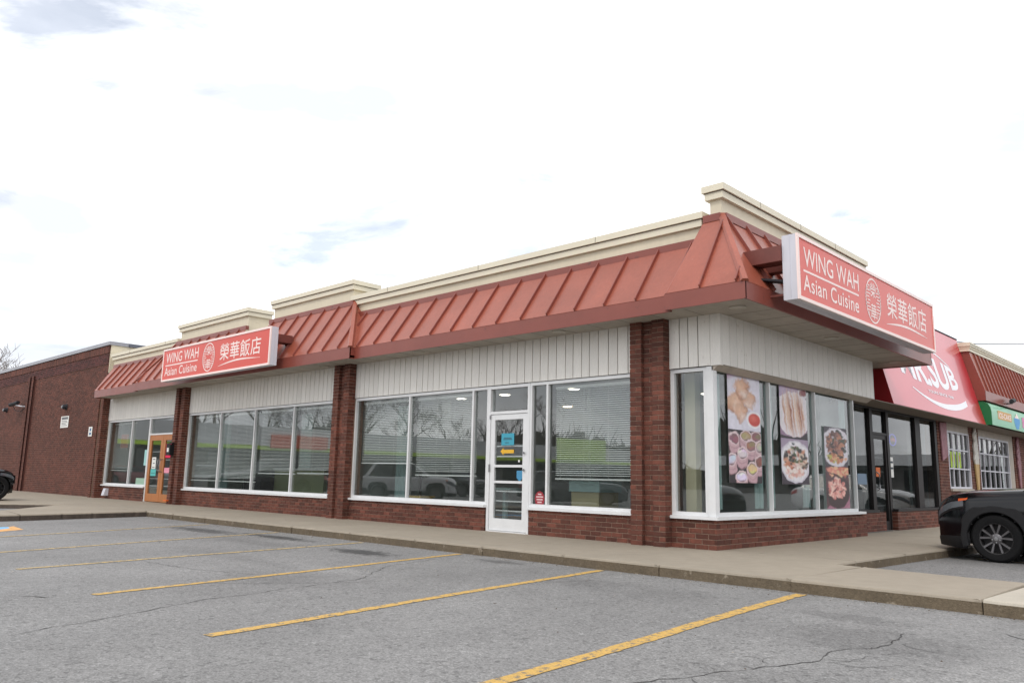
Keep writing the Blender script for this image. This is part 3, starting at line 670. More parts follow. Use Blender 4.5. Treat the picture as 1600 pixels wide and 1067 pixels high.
for (xx, zt) in ((-14.33, ZT), (-13.07, ZT)):     # straight ends beside the gap
    b = MB(); b.add([(xx-.006, -TW+.01, EZ1), (xx-.006, TOPY, EZ1), (xx-.006, TOPY, zt), (xx+.006, -TW+.01, EZ1), (xx+.006, TOPY, EZ1), (xx+.006, TOPY, zt)], [(0, 1, 2), (3, 5, 4), (0, 3, 4, 1), (1, 4, 5, 2), (2, 5, 3, 0)]); b.build('mansard_end', M_cream if xx < -14 else M_fascia, B)
# parapets: body, cap in two steps with a dark joint
def parapet(x0, x1, y0, y1, zb, zt, faces='F'):
    b = MB(); b.box(x0, x1, y0, y1, zb, zt-.13); b.build('parapet', M_cream, B)
    e = 0.06; b = MB(); b.box(x0-e, x1+e, y0-e, y1+e, zt-.22, zt-.115); b.build('cap_lower', M_creamcap, B)
    j = MB(); j.box(x0-e-.006, x1+e+.006, y0-e-.006, y1+e+.006, zt-.115, zt-.103); j.build('cap_joint', M_line, B)
    c = MB(); e2 = e+.035; c.box(x0-e2, x1+e2, y0-e2, y1+e2, zt-.103, zt); c.build('parapet_cap', M_creamcap, B)
YF = TOPY+.02
parapet(-24.1, -18.78, YF, YF+.22, ZL-.2, 5.06)
parapet(-18.65, -14.40, YF, YF+.62, ZL-.6, 5.47)
parapet(-14.30, -13.15, YF+.5, YF+.72, 4.0, 4.62)
parapet(-13.00, -9.42, YF, YF+.62, ZL-.6, 5.46)
parapet(-9.30, -0.22, YF, YF+.22, ZL-.2, 5.06)
parapet(-0.10+.06, TOPX-.02, YF, 5.75, ZL-.2, 5.44)
parapet(-0.2, TOPX-.02, 5.95, 7.0, ZL-.4, 5.0)
b = MB(); b.box(-24.1, -0.3, 0.3, 11.0, 4.3, 4.42); b.box(-0.3, 0.05, 0.3, 7.0, 4.3, 4.41); b.build('roof', M_coping, B)
b = MB(); b.box(-.70, -.52, .35, .5, .02, 2.9); b.build('interior_column', mat('beige_column', s2l(206, 198, 168), .8), B)
# small overlap joints in the cap metal
jb = MB()
for x in np.arange(-22.5, -1, 2.9): jb.box(x, x+.006, YF-.099, YF+.0, 4.958, 5.064 if not(-18.7 < x < -9.3) else 4.96)
for y in np.arange(1.2, 5.6, 1.5): jb.box(TOPX-.02, TOPX+.078, y, y+.006, 5.338, 5.444)
jb.build('cap_seam', M_line, B, stuff=True)

# interior ---------------------------------------------------------------------
b = MB(); b.box(-23.8, -0.3, 0.15, 8.0, -0.05, 0.02); b.box(-0.3, -0.02, 0.15, 5.6, -0.05, 0.019); b.build('interior_floor', M_intf, B)
b = MB(); b.box(-23.8, -0.3, 0.2, 8.0, 2.92, 3.0); b.box(-0.3, -0.02, 0.2, 5.6, 2.92, 3.01); b.build('interior_ceiling', M_intc, B)
b = MB(); b.box(-24.0, -0.8, 8.0, 8.2, -0.05, 4.3); b.box(-17.95, -17.75, 0.3, 8.0, 0.02, 2.92); b.box(-9.5, -9.35, 0.3, 3.2, 0.02, 2.92); b.box(-4.9, -4.8, 3.2, 8.0, 0.02, 2.92)
b.box(-24.1, -24.0, 0.3, 11, -0.05, 4.3); b.build('interior_wall', M_intw, B)
b = MB(); b.box(-1.4, -0.82, 5.7, 8.2, -0.05, 4.3); b.box(-24.1, -0.8, 10.8, 11.0, -0.05, 4.3); b.build('rear_wall', M_intw, B)
for i, (x, y) in enumerate(((-11.7, 3.2), (-9.0, 3.25), (-14.8, 6.7), (-7.37, 3.15), (-5.2, 3.1), (-8.05, 6.3), (-17.2, 2.7), (-12.5, 5.2), (-22.0, 4.0), (-2.6, 2.4), (-3.3, 5.5))):
    b = MB(); b.lathe([(0.0, 0), (0.10, 0), (0.13, 0.012)], (x, y, 2.903), 'Z', 16); b.build('downlight', M_lampw if i == 5 else M_lamp, B)
def furn(name, label, cat, boxes, m):
    x = sum(q[0]+q[1] for q in boxes)/2/len(boxes); t_ = thing(name, label, cat, (x, boxes[0][2], 0.02))
    for (nm, mm), q in zip(m, boxes): MBq = MB(); MBq.box(*q); MBq.build(nm, mm, t_)
    return t_
M_tan = mat('tan_laminate', s2l(176, 166, 130), 0.6); M_pale = mat('pale_counter', s2l(150, 178, 176), 0.5); M_char = mat('charcoal', s2l(34, 34, 40), 0.7)
furn('reception_desk', 'tan desk with a pale glass top inside the window right of the white door', 'desk', [(-3.05, -2.45, 0.45, 1.0, 0.02, 0.75), (-3.08, -2.42, 0.42, 1.05, 0.75, 0.93)], [('desk_body', M_tan), ('desk_top', M_pale)])
furn('black_cabinet', 'low black cabinet inside the second pane of the four-pane window', 'cabinet', [(-15.0, -14.0, 0.6, 1.2, 0.02, 0.85), (-14.9, -14.88, 0.58, 0.599, 0.5, 0.7)], [('cabinet_body', M_char), ('handle', M_steel)])
furn('dining_partition', 'grey-green partition wall behind the third pane of the four-pane window', 'partition', [(-14.0, -11.6, 1.0, 1.1, 0.02, 1.05), (-14.05, -11.55, 0.97, 1.13, 1.051, 1.09)], [('panel', mat('sage_panel', s2l(150, 158, 120), 0.7)), ('rail', M_white)])
furn('mop_bucket', 'yellow mop bucket on the floor inside the left pane by the door', 'bucket', [(-7.95, -7.55, 0.8, 1.15, 0.06, 0.50), (-7.99, -7.51, 0.77, 1.18, 0.501, 0.54), (-7.78, -7.74, 0.95, 0.99, 0.541, 1.0)], [('tub', mat('yellow_plastic', s2l(196, 160, 40), 0.4)), ('rim', MATS['yellow_plastic']), ('mop_handle', M_black)])
furn('side_table', 'pale round-topped table on a post seen through the second pane left of the door', 'table', [(-6.1, -5.35, 1.3, 1.8, 0.72, 0.76), (-5.75, -5.67, 1.5, 1.58, 0.03, 0.719)], [('table_top', M_pale), ('table_post', M_pale)])

# blinds
def blind(u0, u1, z0, z1, label, mp=F_, w0=-0.20):
    c = mp((u0+u1)/2, w0, z1); t_ = thing('venetian_blind', label, 'blind', c, 'white venetian blinds inside the shop windows')
    s_ = MB(mp); n = int((z1-z0-0.08)/0.036)
    for i in range(n):
        z = z1-0.06-0.036*i; dz = -0.0068
        s_.hexa([(u0, w0-.014, z-dz), (u1, w0-.014, z-dz), (u1, w0+.014, z+dz), (u0, w0+.014, z+dz), (u0, w0-.014, z-dz+.0015), (u1, w0-.014, z-dz+.0015), (u1, w0+.014, z+dz+.0015), (u0, w0+.014, z+dz+.0015)])
    s_.build('slat', M_slat, t_, stuff=True)
    h = MB(mp); h.box(u0, u1, w0-.02, w0+.02, z1-.045, z1); h.build('head_rail', M_slat, t_)
    h = MB(mp); h.box(u0, u1, w0-.016, w0+.016, z0-.012, z0+.014); h.build('bottom_rail', M_slat, t_)
    k = max(2, int((u1-u0)/0.55)+1)
    for i in range(k):
        u = u0+0.12+(u1-u0-0.24)*i/(k-1); h = MB(mp); h.box(u-.0015, u+.0015, w0+.0145, w0+.017, z0, z1-.045); h.build('cord', M_slat, t_)
    return t_
for q in ((-23.6, -21.75, 0.95, 2.56, 'partly lowered blind in the leftmost shop window pane beside the brick wall'),
          (-17.3, -15.45, 0.72, 2.56, 'lowered blind in the first pane right of the wooden doors'),
          (-15.33, -13.56, 0.72, 2.56, 'lowered blind in the second pane right of the wooden doors'),
          (-13.42, -11.64, 0.95, 2.56, 'blind ending above the sage partition in the third pane'),
          (-11.52, -9.72, 0.97, 2.56, 'blind in the window pane just left of the middle brick pillar'),
          (-8.88, -7.13, 1.22, 2.56, 'raised blind with slanting bottom rail in the pane right of the middle pillar'),
          (-7.0, -5.2, 0.98, 2.56, 'blind in the large pane left of the white glass door'),
          (-3.2, -1.42, 0.96, 2.56, 'blind in the large pane between white door and right brick pillar')): blind(*q)

def curtain(mp, u0, u1, w0, z0, z1, label, m=None):
    n = int((u1-u0)/0.012); vs = []; fs = []; b = MB(mp)
    for i in range(n+1):
        u = u0+(u1-u0)*i/n; wv = 0.025*math.sin(i*0.75)+0.012*math.sin(i*0.31+1)
        vs += [(u, w0+wv, z0), (u, w0+wv*.8, z1), (u, w0+wv-.004, z0), (u, w0+wv*.8-.004, z1)]
        if i: a = 4*(i-1); c = 4*i; fs += [(a, c, c+1, a+1), (a+2, a+3, c+3, c+2), (a, a+2, c+2, c), (a+1, c+1, c+3, a+3)]
    fs += [(0, 1, 3, 2), (4*n, 4*n+2, 4*n+3, 4*n+1)]
    b.add(vs, fs); o = b.build('curtain', m or M_curt, smooth=True); return tag(o, label, 'curtain', 'pale teal curtains behind the windows')
curtain(RR, 0.19, 0.42, -0.16, 0.56, 2.56, 'teal curtain at the left edge of the corner window, beside the fried pork poster')
curtain(RR, 1.48, 1.78, -0.16, 0.56, 2.56, 'teal curtain just left of the first mullion of the poster window')
curtain(RR, 1.90, 2.16, -0.16, 0.56, 2.56, 'teal curtain just right of the first mullion of the poster window')
curtain(RR, 3.24, 3.54, -0.16, 0.56, 2.56, 'teal curtain left of the second mullion of the poster window')
curtain(RR, 3.66, 3.86, -0.16, 0.56, 2.56, 'teal curtain right of the second mullion of the poster window')
curtain(RR, 4.98, 5.28, -0.16, 0.56, 2.56, 'teal curtain at the right end of the poster window')
curtain(F_, -8.35, -7.95, -0.75, 0.10, 2.5, 'pale teal drape standing inside the pane right of the middle pillar')
curtain(F_, -10.6, -10.1, -0.9, 0.10, 2.5, 'pale teal drape inside the fourth pane of the four-pane window')
curtain(F_, -12.6, -12.1, -0.9, 1.1, 2.5, 'pale teal drape above the sage partition in the third pane')
curtain(F_, -17.1, -16.5, -0.9, 0.10, 2.5, 'pale teal drape inside the first pane right of the wooden doors')
# posters: painted colour fields (flat print)
def blob_field(H, W, seed): return np.random.default_rng(seed)
def smooth_noise(h, w, n, seed):
    r = np.random.default_rng(seed); g = r.random((n+2, n+2)); yy = np.linspace(0, n, h); xx = np.linspace(0, n, w)
    y0 = yy.astype(int); x0 = xx.astype(int); fy = (yy-y0)[:, None]; fx = (xx-x0)[None]; fy = fy*fy*(3-2*fy); fx = fx*fx*(3-2*fx)
    return (g[y0][:, x0]*(1-fy)*(1-fx)+g[y0+1][:, x0]*fy*(1-fx)+g[y0][:, x0+1]*(1-fy)*fx+g[y0+1][:, x0+1]*fy*fx)
PH, PW = 150, 96
yy, xx = np.mgrid[0:PH, 0:PW]; V_ = yy/PH; U_ = xx/PW     # V: 0 top .. 1 bottom
def lin(c): return np.array(s2l(*c))
def soft(d, e=0.02): return np.clip(0.5-d/e, 0, 1)[..., None]
def base(c): return np.ones((PH, PW, 3))*lin(c)
def ell(img, cx, cy, rx, ry, c, e=0.03, rot=0.0, asp=PH/PW):
    dx = (U_-cx); dy = (V_-cy)*asp; ca, sa = math.cos(rot), math.sin(rot)
    a = (dx*ca+dy*sa)/rx; b_ = (-dx*sa+dy*ca)/(ry); d = np.sqrt(a*a+b_*b_)-1
    m_ = soft(d, e/min(rx, ry)*1.5); return img*(1-m_)+lin(c)*m_
def warped(fn, amt, n, seed):
    global U_, V_
    u0, v0 = U_, V_; U_ = u0+(smooth_noise(PH, PW, n, seed)-.5)*amt+(smooth_noise(PH, PW, n*3, seed+1)-.5)*amt*.5; V_ = v0+(smooth_noise(PH, PW, n, seed+2)-.5)*amt*.7+(smooth_noise(PH, PW, n*3, seed+3)-.5)*amt*.35
    im = fn(); U_, V_ = u0, v0; return im
def pork_food(im):
    r = random.Random(3)
    for (cx, cy, rx, ry, rt) in ((.24, .50, .25, .34, .9), (.60, .40, .24, .20, -.5), (.42, .22, .24, .30, .3), (.38, .66, .15, .26, .2)):
        im = ell(im, cx+.02, cy+.02, rx, ry, (166, 112, 88), .05, rt); im = ell(im, cx, cy, rx*.95, ry*.93, (210, 158, 128), .06, rt)
        im = ell(im, cx-.04, cy-.04, rx*.7, ry*.55, (232, 190, 160), .12, rt); im = ell(im, cx+rx*.3, cy+.09, rx*.55, ry*.4, (238, 214, 200), .10, rt)
    return im
def p_pork():
    im = base((205, 200, 218)); im = ell(im, 0.2, 0.03, .35, .12, (196, 160, 190)); im = ell(im, 0.55, 0.52, .75, .95, (226, 222, 234), .1); r = random.Random(3)
    n1_ = smooth_noise(PH, PW, 14, 5)[..., None]; n2_ = smooth_noise(PH, PW, 34, 6)[..., None]
    im = warped(lambda: pork_food(im), .13, 8, 60)
    im = np.clip(im*(.82+.36*n2_), 0, 1) if False else im
    im = ell(im, .80, .78, .24, .24, (246, 244, 246), .03); im = ell(im, .80, .78, .19, .19, (206, 66, 52), .03); im = ell(im, .76, .75, .09, .08, (224, 104, 86), .08)
    return im*(0.90+.12*n1_+.08*n2_)
def p_dimsum():
    im = base((44, 34, 40)); r = random.Random(9)
    for (cx, cy, fill) in sorted(((.16, .16, (150, 100, 108)), (.52, .10, (190, 160, 130)), (.84, .10, (150, 110, 110)), (.68, .28, (160, 130, 112)), (.96, .30, (214, 190, 190)), (.40, .44, (232, 228, 232)), (.06, .56, (222, 214, 218)),
                           (.95, .58, (140, 84, 92)), (.70, .72, (226, 210, 140)), (.36, .88, (236, 232, 238))), key=lambda q: q[1]):
        for k in range(9): im = ell(im, cx, cy+.17-.02*k, .165, .20, (150, 112, 120) if k == 0 else (196, 160, 168), .02)
        im = ell(im, cx, cy+.075, .165, .20, (172, 132, 140), .02); im = ell(im, cx, cy+.06, .165, .20, (202, 168, 174), .02)
        im = ell(im, cx, cy, .165, .20, (228, 206, 208), .02); im = ell(im, cx, cy+.006, .135, .165, (122, 92, 98), .02)
        for k in range(4):
            a = k*1.7+cx*9; c = tuple(max(0, min(255, v+r.randint(-22, 12))) for v in fill); im = ell(im, cx+.06*math.cos(a), cy+.03*math.sin(a), .085, .085, c, .04, a)
    return im*(0.92+.14*smooth_noise(PH, PW, 26, 3)[..., None])
def p_strips():
    im = base((150, 118, 146)); im = ell(im, .1, .05, .6, .3, (188, 168, 196)); im = ell(im, .5, .52, .66, .68, (236, 228, 232), .02); im = ell(im, .88, .08, .2, .17, (232, 226, 230)); im = ell(im, .88, .07, .14, .12, (140, 70, 74))
    for k in range(13):
        cx = .16+.058*k; c = ((198, 142, 112), (226, 190, 164), (168, 102, 78))[k % 3]; im = ell(im, cx+.06*math.sin(k), .50+.02*math.sin(k*1.7), .034, .52-.05*abs(k-6)/3, c, .03, -.12)
        im = ell(im, cx+.015, .48, .010, .44-.05*abs(k-6)/3, (240, 214, 192), .02, -.12)
    im2 = im.copy(); m_ = soft((0.93-V_+.10*(U_-.5)), .02)*1.0
    dark = soft(-(V_-.86-.16*np.abs(U_-.15)**1.5)*-1*-1, .01)
    sel = ((V_ > .80+.16*np.sqrt(np.clip(1-((U_-.4)/.62)**2, 0, 1))))[..., None]
    return np.where(sel, lin((46, 34, 40)), im)*(0.93+.13*smooth_noise(PH, PW, 30, 4)[..., None])
def scatter(im, n, cols, cx0, cy0, rx, ry, seed, sz=.06):
    r = random.Random(seed)
    for k in range(n):
        a = r.random()*6.28; q = math.sqrt(r.random()); im = ell(im, cx0+rx*q*math.cos(a), cy0+ry*q*math.sin(a), sz*r.uniform(.5, 1.2), sz*r.uniform(.35, .8), r.choice(cols), .03, r.random()*3.1)
    return im
def p_stirfry():
    im = base((166, 148, 170)); im = ell(im, .5, .5, .58, .74, (210, 204, 214), .02); im = ell(im, .5, .5, .52, .68, (236, 232, 236), .03); im = ell(im, .45, .1, .05, .04, (40, 60, 60))
    im = scatter(im, 150, [(206, 128, 92), (40, 44, 40), (222, 200, 180), (168, 88, 70), (84, 100, 60), (236, 214, 206), (60, 50, 50), (210, 150, 120)], .52, .48, .40, .28, 21, .085)
    im = scatter(im, 40, [(240, 206, 196), (226, 170, 156), (244, 228, 220)], .45, .72, .30, .13, 22, .08)
    sel = ((U_-.5)**2/.58**2+(V_-.5)**2/.47**2 > 1.0)[..., None] & (V_ > .6)[..., None]
    return np.where(sel, lin((58, 46, 58)), im)*(0.93+.14*smooth_noise(PH, PW, 30, 8)[..., None])
def p_bbq():
    im = base((70, 64, 74)); im = ell(im, .5, .5, .64, .78, (222, 216, 224), .03)
    im = scatter(im, 190, [(92, 60, 54), (150, 96, 80), (52, 48, 46), (188, 130, 104), (70, 84, 70), (120, 84, 76), (168, 120, 110)], .5, .42, .40, .34, 31, .09)
    im = scatter(im, 40, [(196, 128, 96), (222, 170, 132), (190, 182, 96), (60, 60, 50)], .5, .78, .44, .10, 32, .10)
    return im*(0.9+.18*smooth_noise(PH, PW, 40, 9)[..., None])
def p_skewer():
    im = base((92, 60, 66)); m_ = soft((V_-.62-.35*(1-U_))*-1, .02); im = im*(1-m_)+lin((176, 122, 142))*m_
    for k in range(6): im = ell(im, .6, .78+.05*k, .8, .012, (150, 92, 112), .02, -.5)
    im = ell(im, .52, .62, .50, .60, (62, 44, 46), .03, .3); im = scatter(im, 60, [(226, 150, 130), (236, 190, 150), (210, 120, 100), (224, 196, 150)], .60, .10, .46, .10, 41, .10)
    im = ell(im, .5, .22, .7, .02, (90, 60, 58), .02, .35); im = scatter(im, 120, [(222, 150, 140), (240, 184, 172), (196, 110, 104), (246, 210, 196)], .45, .52, .36, .24, 42, .07)
    return im*(0.93+.14*smooth_noise(PH, PW, 30, 10)[..., None])
def picture(name, mp, u0, u1, z0, z1, w0, img, label, cat='poster', flip=False):
    H, W = img.shape[:2]; b = MB(mp); us = np.linspace(u0, u1, W+1); zs = np.linspace(z1, z0, H+1)
    vs = [(u, w0, z) for z in zs for u in us]; fs = [(i*(W+1)+j, i*(W+1)+j+1, (i+1)*(W+1)+j+1, (i+1)*(W+1)+j) for i in range(H) for j in range(W)]
    b.add(vs, fs); cols = img.reshape(-1, 3); n = len(vs)
    b.add([(u0, w0-.003, z0), (u1, w0-.003, z0), (u1, w0-.003, z1), (u0, w0-.003, z1)], [(0, 1, 2, 3)])
    o = b.build(name, poster_mat(), recalc=False); me = o.data
    a = me.color_attributes.new('col', 'FLOAT_COLOR', 'CORNER'); fc = np.repeat(cols, 4, axis=0); arr = np.ones((len(me.loops), 4)); arr[:len(fc), :3] = fc; arr[len(fc):, :3] = 0.7
    a.data.foreach_set('color', arr.ravel()); return tag(o, label, cat, None)
PWV = -0.0515
G6 = 'food posters in the corner window'
for nm, f, u0, u1, z0, z1, lb in (('a', p_pork, .44, 1.45, 1.755, 2.585, 'poster of fried pork pieces beside a round bowl of red sauce'),
                                  ('b', p_dimsum, .44, 1.45, .955, 1.748, 'poster of pink-rimmed bamboo dim sum baskets below the fried pork poster'),
                                  ('c', p_strips, 2.18, 3.2, 1.71, 2.585, 'poster of golden brown strips lined up on a white oval plate'),
                                  ('d', p_stirfry, 2.18, 3.2, .95, 1.703, 'poster of colourful stir-fry on a round white plate'),
                                  ('e', p_bbq, 3.93, 4.95, 1.285, 2.0, 'poster of dark roast meats and greens, upper poster of the rightmost pane'),
                                  ('f', p_skewer, 3.93, 4.95, .53, 1.278, 'poster of pink shrimp heaped on a dark tray')):
    o = picture('food_poster', RR, u0+.07, u1+.10, z0, z1+.01, PWV, (warped(f, .05, 9, 77) if f is not p_pork else f()), lb); o['group'] = G6

# white glass door -------------------------------------------------------------
D = MB(F_); D.box(-4.715, -4.66, -0.12, -0.015, 0.0, WZ1-.002); D.box(-3.72, -3.665, -0.12, -0.015, 0.0, WZ1-.002)
D.box(-4.659, -3.721, -0.12, -0.018, 2.115, 2.165); D.box(-4.659, -3.721, -0.12, -0.018, 2.585, WZ1-.004); D.box(-4.659, -3.721, -0.12, 0.0, -0.01, 0.018)
df = D.build('door_frame', M_white, B)
b = MB(F_); b.box(-4.66, -3.72, -0.08, -0.074, 2.16, 2.59); b.build('transom_pane', M_glass, df)
b = MB(F_); z0d, z1d = 0.025, 2.108
b.box(-4.652, -4.545, -0.078, -0.03, z0d, z1d); b.box(-3.835, -3.728, -0.078, -0.03, z0d, z1d)
b.box(-4.544, -3.836, -0.077, -0.031, z0d, 0.235); b.box(-4.544, -3.836, -0.077, -0.031, 2.01, z1d)
for z, h in ((1.17, .022), (.885, .022)): b.box(-4.544, -3.836, -0.074, -0.028, z-h, z+h)
door = b.build('door', M_white, B)
for z in (1.53, 1.345, .72, .545, .375):
    b = MB(F_); b.box(-4.53, -3.85, -0.092, -0.078, z-.012, z+.012); b.build('glazing_bar', M_white, door)
b = MB(F_); b.box(-4.544, -3.836, -0.060, -0.054, 0.235, 2.01); b.build('door_pane', M_glass, door)
for z in (1.40, 1.10): b = MB(F_); b.lathe([(0, -.0), (.02, 0), (.022, .01)], (-3.78, 0.012-.02, z), 'Y', 14); b.mp = F_; o = b.build('lock', M_steel, door)
b = MB(F_); b.box(-4.668, -4.648, -0.03, 0.0, 1.06, 1.2); b.build('hinge', M_steel, door)
b = MB(F_); b.box(-4.668, -4.648, -0.03, 0.0, 2.03, 2.10); b.build('hinge', M_steel, door)
def sticker(name, mp, u0, u1, z0, z1, w0, m, label, cat, lines=(), lm=None):
    t_ = thing(name, label, cat, mp((u0+u1)/2, w0, z0)); b = MB(mp); b.box(u0, u1, w0, w0+.002, z0, z1); b.build('sheet', m, t_)
    for (a, e, c, d) in lines:
        l_ = MB(mp); l_.box(u0+(u1-u0)*a, u0+(u1-u0)*e, w0+.0025, w0+.0035, z0+(z1-z0)*c, z0+(z1-z0)*d); l_.build('print_line', lm or M_print, t_)
    return t_
M_cyan = mat('cyan_paper', s2l(70, 160, 182), 0.8)
sticker('door_notice', F_, -4.39, -4.07, 1.545, 1.76, -0.050, M_cyan, 'cyan paper notice taped to the white door above the yellow arrow', 'notice', ((.2, .8, .58, .64), (.15, .85, .46, .52), (.3, .6, .18, .24)))
b = MB(F_); aw = [(-4.41, 1.435), (-4.33, 1.50), (-4.33, 1.465), (-4.07, 1.465), (-4.07, 1.40), (-4.33, 1.40), (-4.33, 1.365)]
b.prism([(u, -0.050, z) for u, z in aw], (0, 0.002, 0)); tag(b.build('arrow_sticker', mat('yellow_sticker', s2l(228, 178, 52), 0.6)), 'yellow paper arrow pointing left on the white door', 'sticker')
b = MB(F_); b.prism([(u, -0.050, z) for u, z in ((-3.99, 1.09), (-3.845, 1.09), (-3.845, .96), (-3.915, .90), (-3.99, .96))], (0, 0.002, 0)); tag(b.build('shield_sticker', mat('blue_sticker', s2l(70, 140, 180), 0.6)), 'small blue shield sticker at the right edge of the white door', 'sticker')
b = MB(F_); b.box(-3.96, -3.92, -0.050, -0.048, 1.24, 1.28); tag(b.build('square_sticker', M_paper), 'tiny white square sticker in the middle of the white door glass', 'sticker')
t_ = thing('round_sticker', 'red round sticker low in the narrow pane right of the white door', 'sticker', (-3.45, 0.07, .6)); b = MB(F_)
b.prism([(-3.45+.115*math.cos(k*math.pi/6), -0.072, .61+.135*math.sin(k*math.pi/6)) for k in range(12)], (0, .002, 0)); b.build('disc', mat('red_sticker', s2l(150, 48, 58), 0.6), t_)
for k, (a, e) in enumerate(((-.04, .04), (-.08, .08), (-.07, .07), (-.05, .05))):
    b = MB(F_); z = .68-.045*k; b.box(-3.45+a, -3.45+e, -0.0695, -0.0685, z, z+.022); b.build('print_line', mat('pink_print', s2l(224, 190, 190), 0.7), t_)

# wooden double doors ----------------------------------------------------------
D = MB(F_); D.box(-20.18, -20.13, -0.12, -0.015, 0.0, WZ1-.002); D.box(-20.129, -18.03, -0.12, -0.018, 2.075, 2.12); D.box(-20.129, -18.03, -0.12, -0.018, 2.59, WZ1-.004)
df2 = D.build('door_frame', M_white, B)
b = MB(F_); b.box(-20.13, -18.03, -0.08, -0.074, 2.11, 2.60); b.build('transom_pane', M_glass, df2)
for (a, e) in ((-20.12, -19.10), (-19.085, -18.06)):
    b = MB(F_); b.box(a, a+.16, -0.08, -0.03, .02, 2.07); b.box(e-.16, e, -0.08, -0.03, .02, 2.07); b.box(a+.161, e-.161, -0.079, -0.031, .02, .26); b.box(a+.161, e-.161, -0.079, -0.031, 1.9, 2.07)
    wd = b.build('wooden_door', M_wood, B); g = MB(F_); g.box(a+.16, e-.16, -0.058, -0.052, .26, 1.9); g.build('door_pane', M_glass, wd)
    for z in (1.55, 1.3, .98, .72, .5): g = MB(F_); g.box(a+.161, e-.161, -0.10, -0.085, z-.012, z+.012); g.build('glazing_bar', M_white, wd)
    hx = e-.07 if a < -19.5 else a+.07
    g = MB(F_); g.tube([(hx, -0.03, 1.32), (hx, .05, 1.28), (hx, .075, 1.12), (hx, .05, .96), (hx, -0.03, .92)], 0.014, 8); g.build('door_handle', M_steel, wd, smooth=True)
sticker('door_notice', F_, -19.86, -19.56, 1.02, 1.38, -0.050, M_paper, 'white taped notices on the left wooden door leaf', 'notice', ((.2, .8, .8, .86), (.3, .7, .45, .52), (.2, .8, .1, .16)))
sticker('door_notice', F_, -19.9, -19.5, .80, 1.01, -0.050, mat('teal_paper', s2l(90, 184, 180), .8), 'teal paper below the white notices on the left wooden door leaf', 'notice', ((.1, .9, .4, .46),))
sticker('door_notice', F_, -18.9, -18.25, 1.36, 1.78, -0.050, mat('crimson_paper', s2l(224, 40, 84), .8), 'crimson poster in the right wooden door leaf', 'notice', ((.2, .8, .5, .55),))
sticker('door_notice', F_, -18.9, -18.3, .90, 1.06, -0.050, mat('pink_paper', s2l(228, 150, 170), .8), 'pink strip below the crimson poster on the right wooden door leaf', 'notice')
sticker('window_sheet', F_, -20.55, -20.28, 1.12, 1.62, -0.073, mat('aqua_paper', s2l(160, 206, 204), .8), 'pale aqua sheet in the window left of the wooden doors', 'notice')
sticker('window_sheet', F_, -23.25, -22.6, 1.72, 2.18, -0.30, mat('orange_paper', s2l(222, 106, 60), .8), 'orange sheet hanging in the leftmost shop window', 'notice')
sticker('window_sheet', F_, -21.05, -20.35, .50, .72, -0.073, mat('green_paper', s2l(150, 180, 160), .8), 'pale green strip at the bottom of the window beside the wooden doors', 'notice')
t_ = thing('wall_mailbox', 'black box with a white label on the pillar right of the wooden doors', 'mailbox', (-17.95, -0.25, 1.5))
b = MB(); b.box(-18.06, -17.80, -0.30, -0.178, 1.42, 1.74); b.prism([(-18.06, -0.30, 1.741), (-17.80, -0.30, 1.741), (-17.80, -0.178, 1.80), (-18.06, -0.178, 1.80)], (0, 0, .012)); b.build('box_body', M_black, t_)
b = MB(); b.box(-18.0, -17.88, -0.304, -0.301, 1.52, 1.64); b.build('box_label', M_paper, t_)
b = MB(); b.box(-18.05, -17.86, -0.26, -0.18, 0.09, 0.125); tag(b.build('door_stop', mat('orange_plastic', s2l(222, 104, 40), .5)), 'small orange stop at the foot of the pillar beside the wooden doors', 'door stop')
t_ = thing('wall_vent', 'white dryer-style vent hood low on the brick wall under the leftmost shop window', 'vent', (-23.2, -.1, .15))
b = MB(); b.tube([(-23.2, .0, .25), (-23.2, -.06, .25)], .07, 12); b.build('pipe', M_cab, t_); b = MB()
b.hexa([(-23.31, -.16, .10), (-23.09, -.16, .10), (-23.09, -.007, .10), (-23.31, -.007, .10), (-23.31, -.10, .34), (-23.09, -.10, .34), (-23.09, -.007, .34), (-23.31, -.007, .34)]); b.build('hood', M_cab, t_)

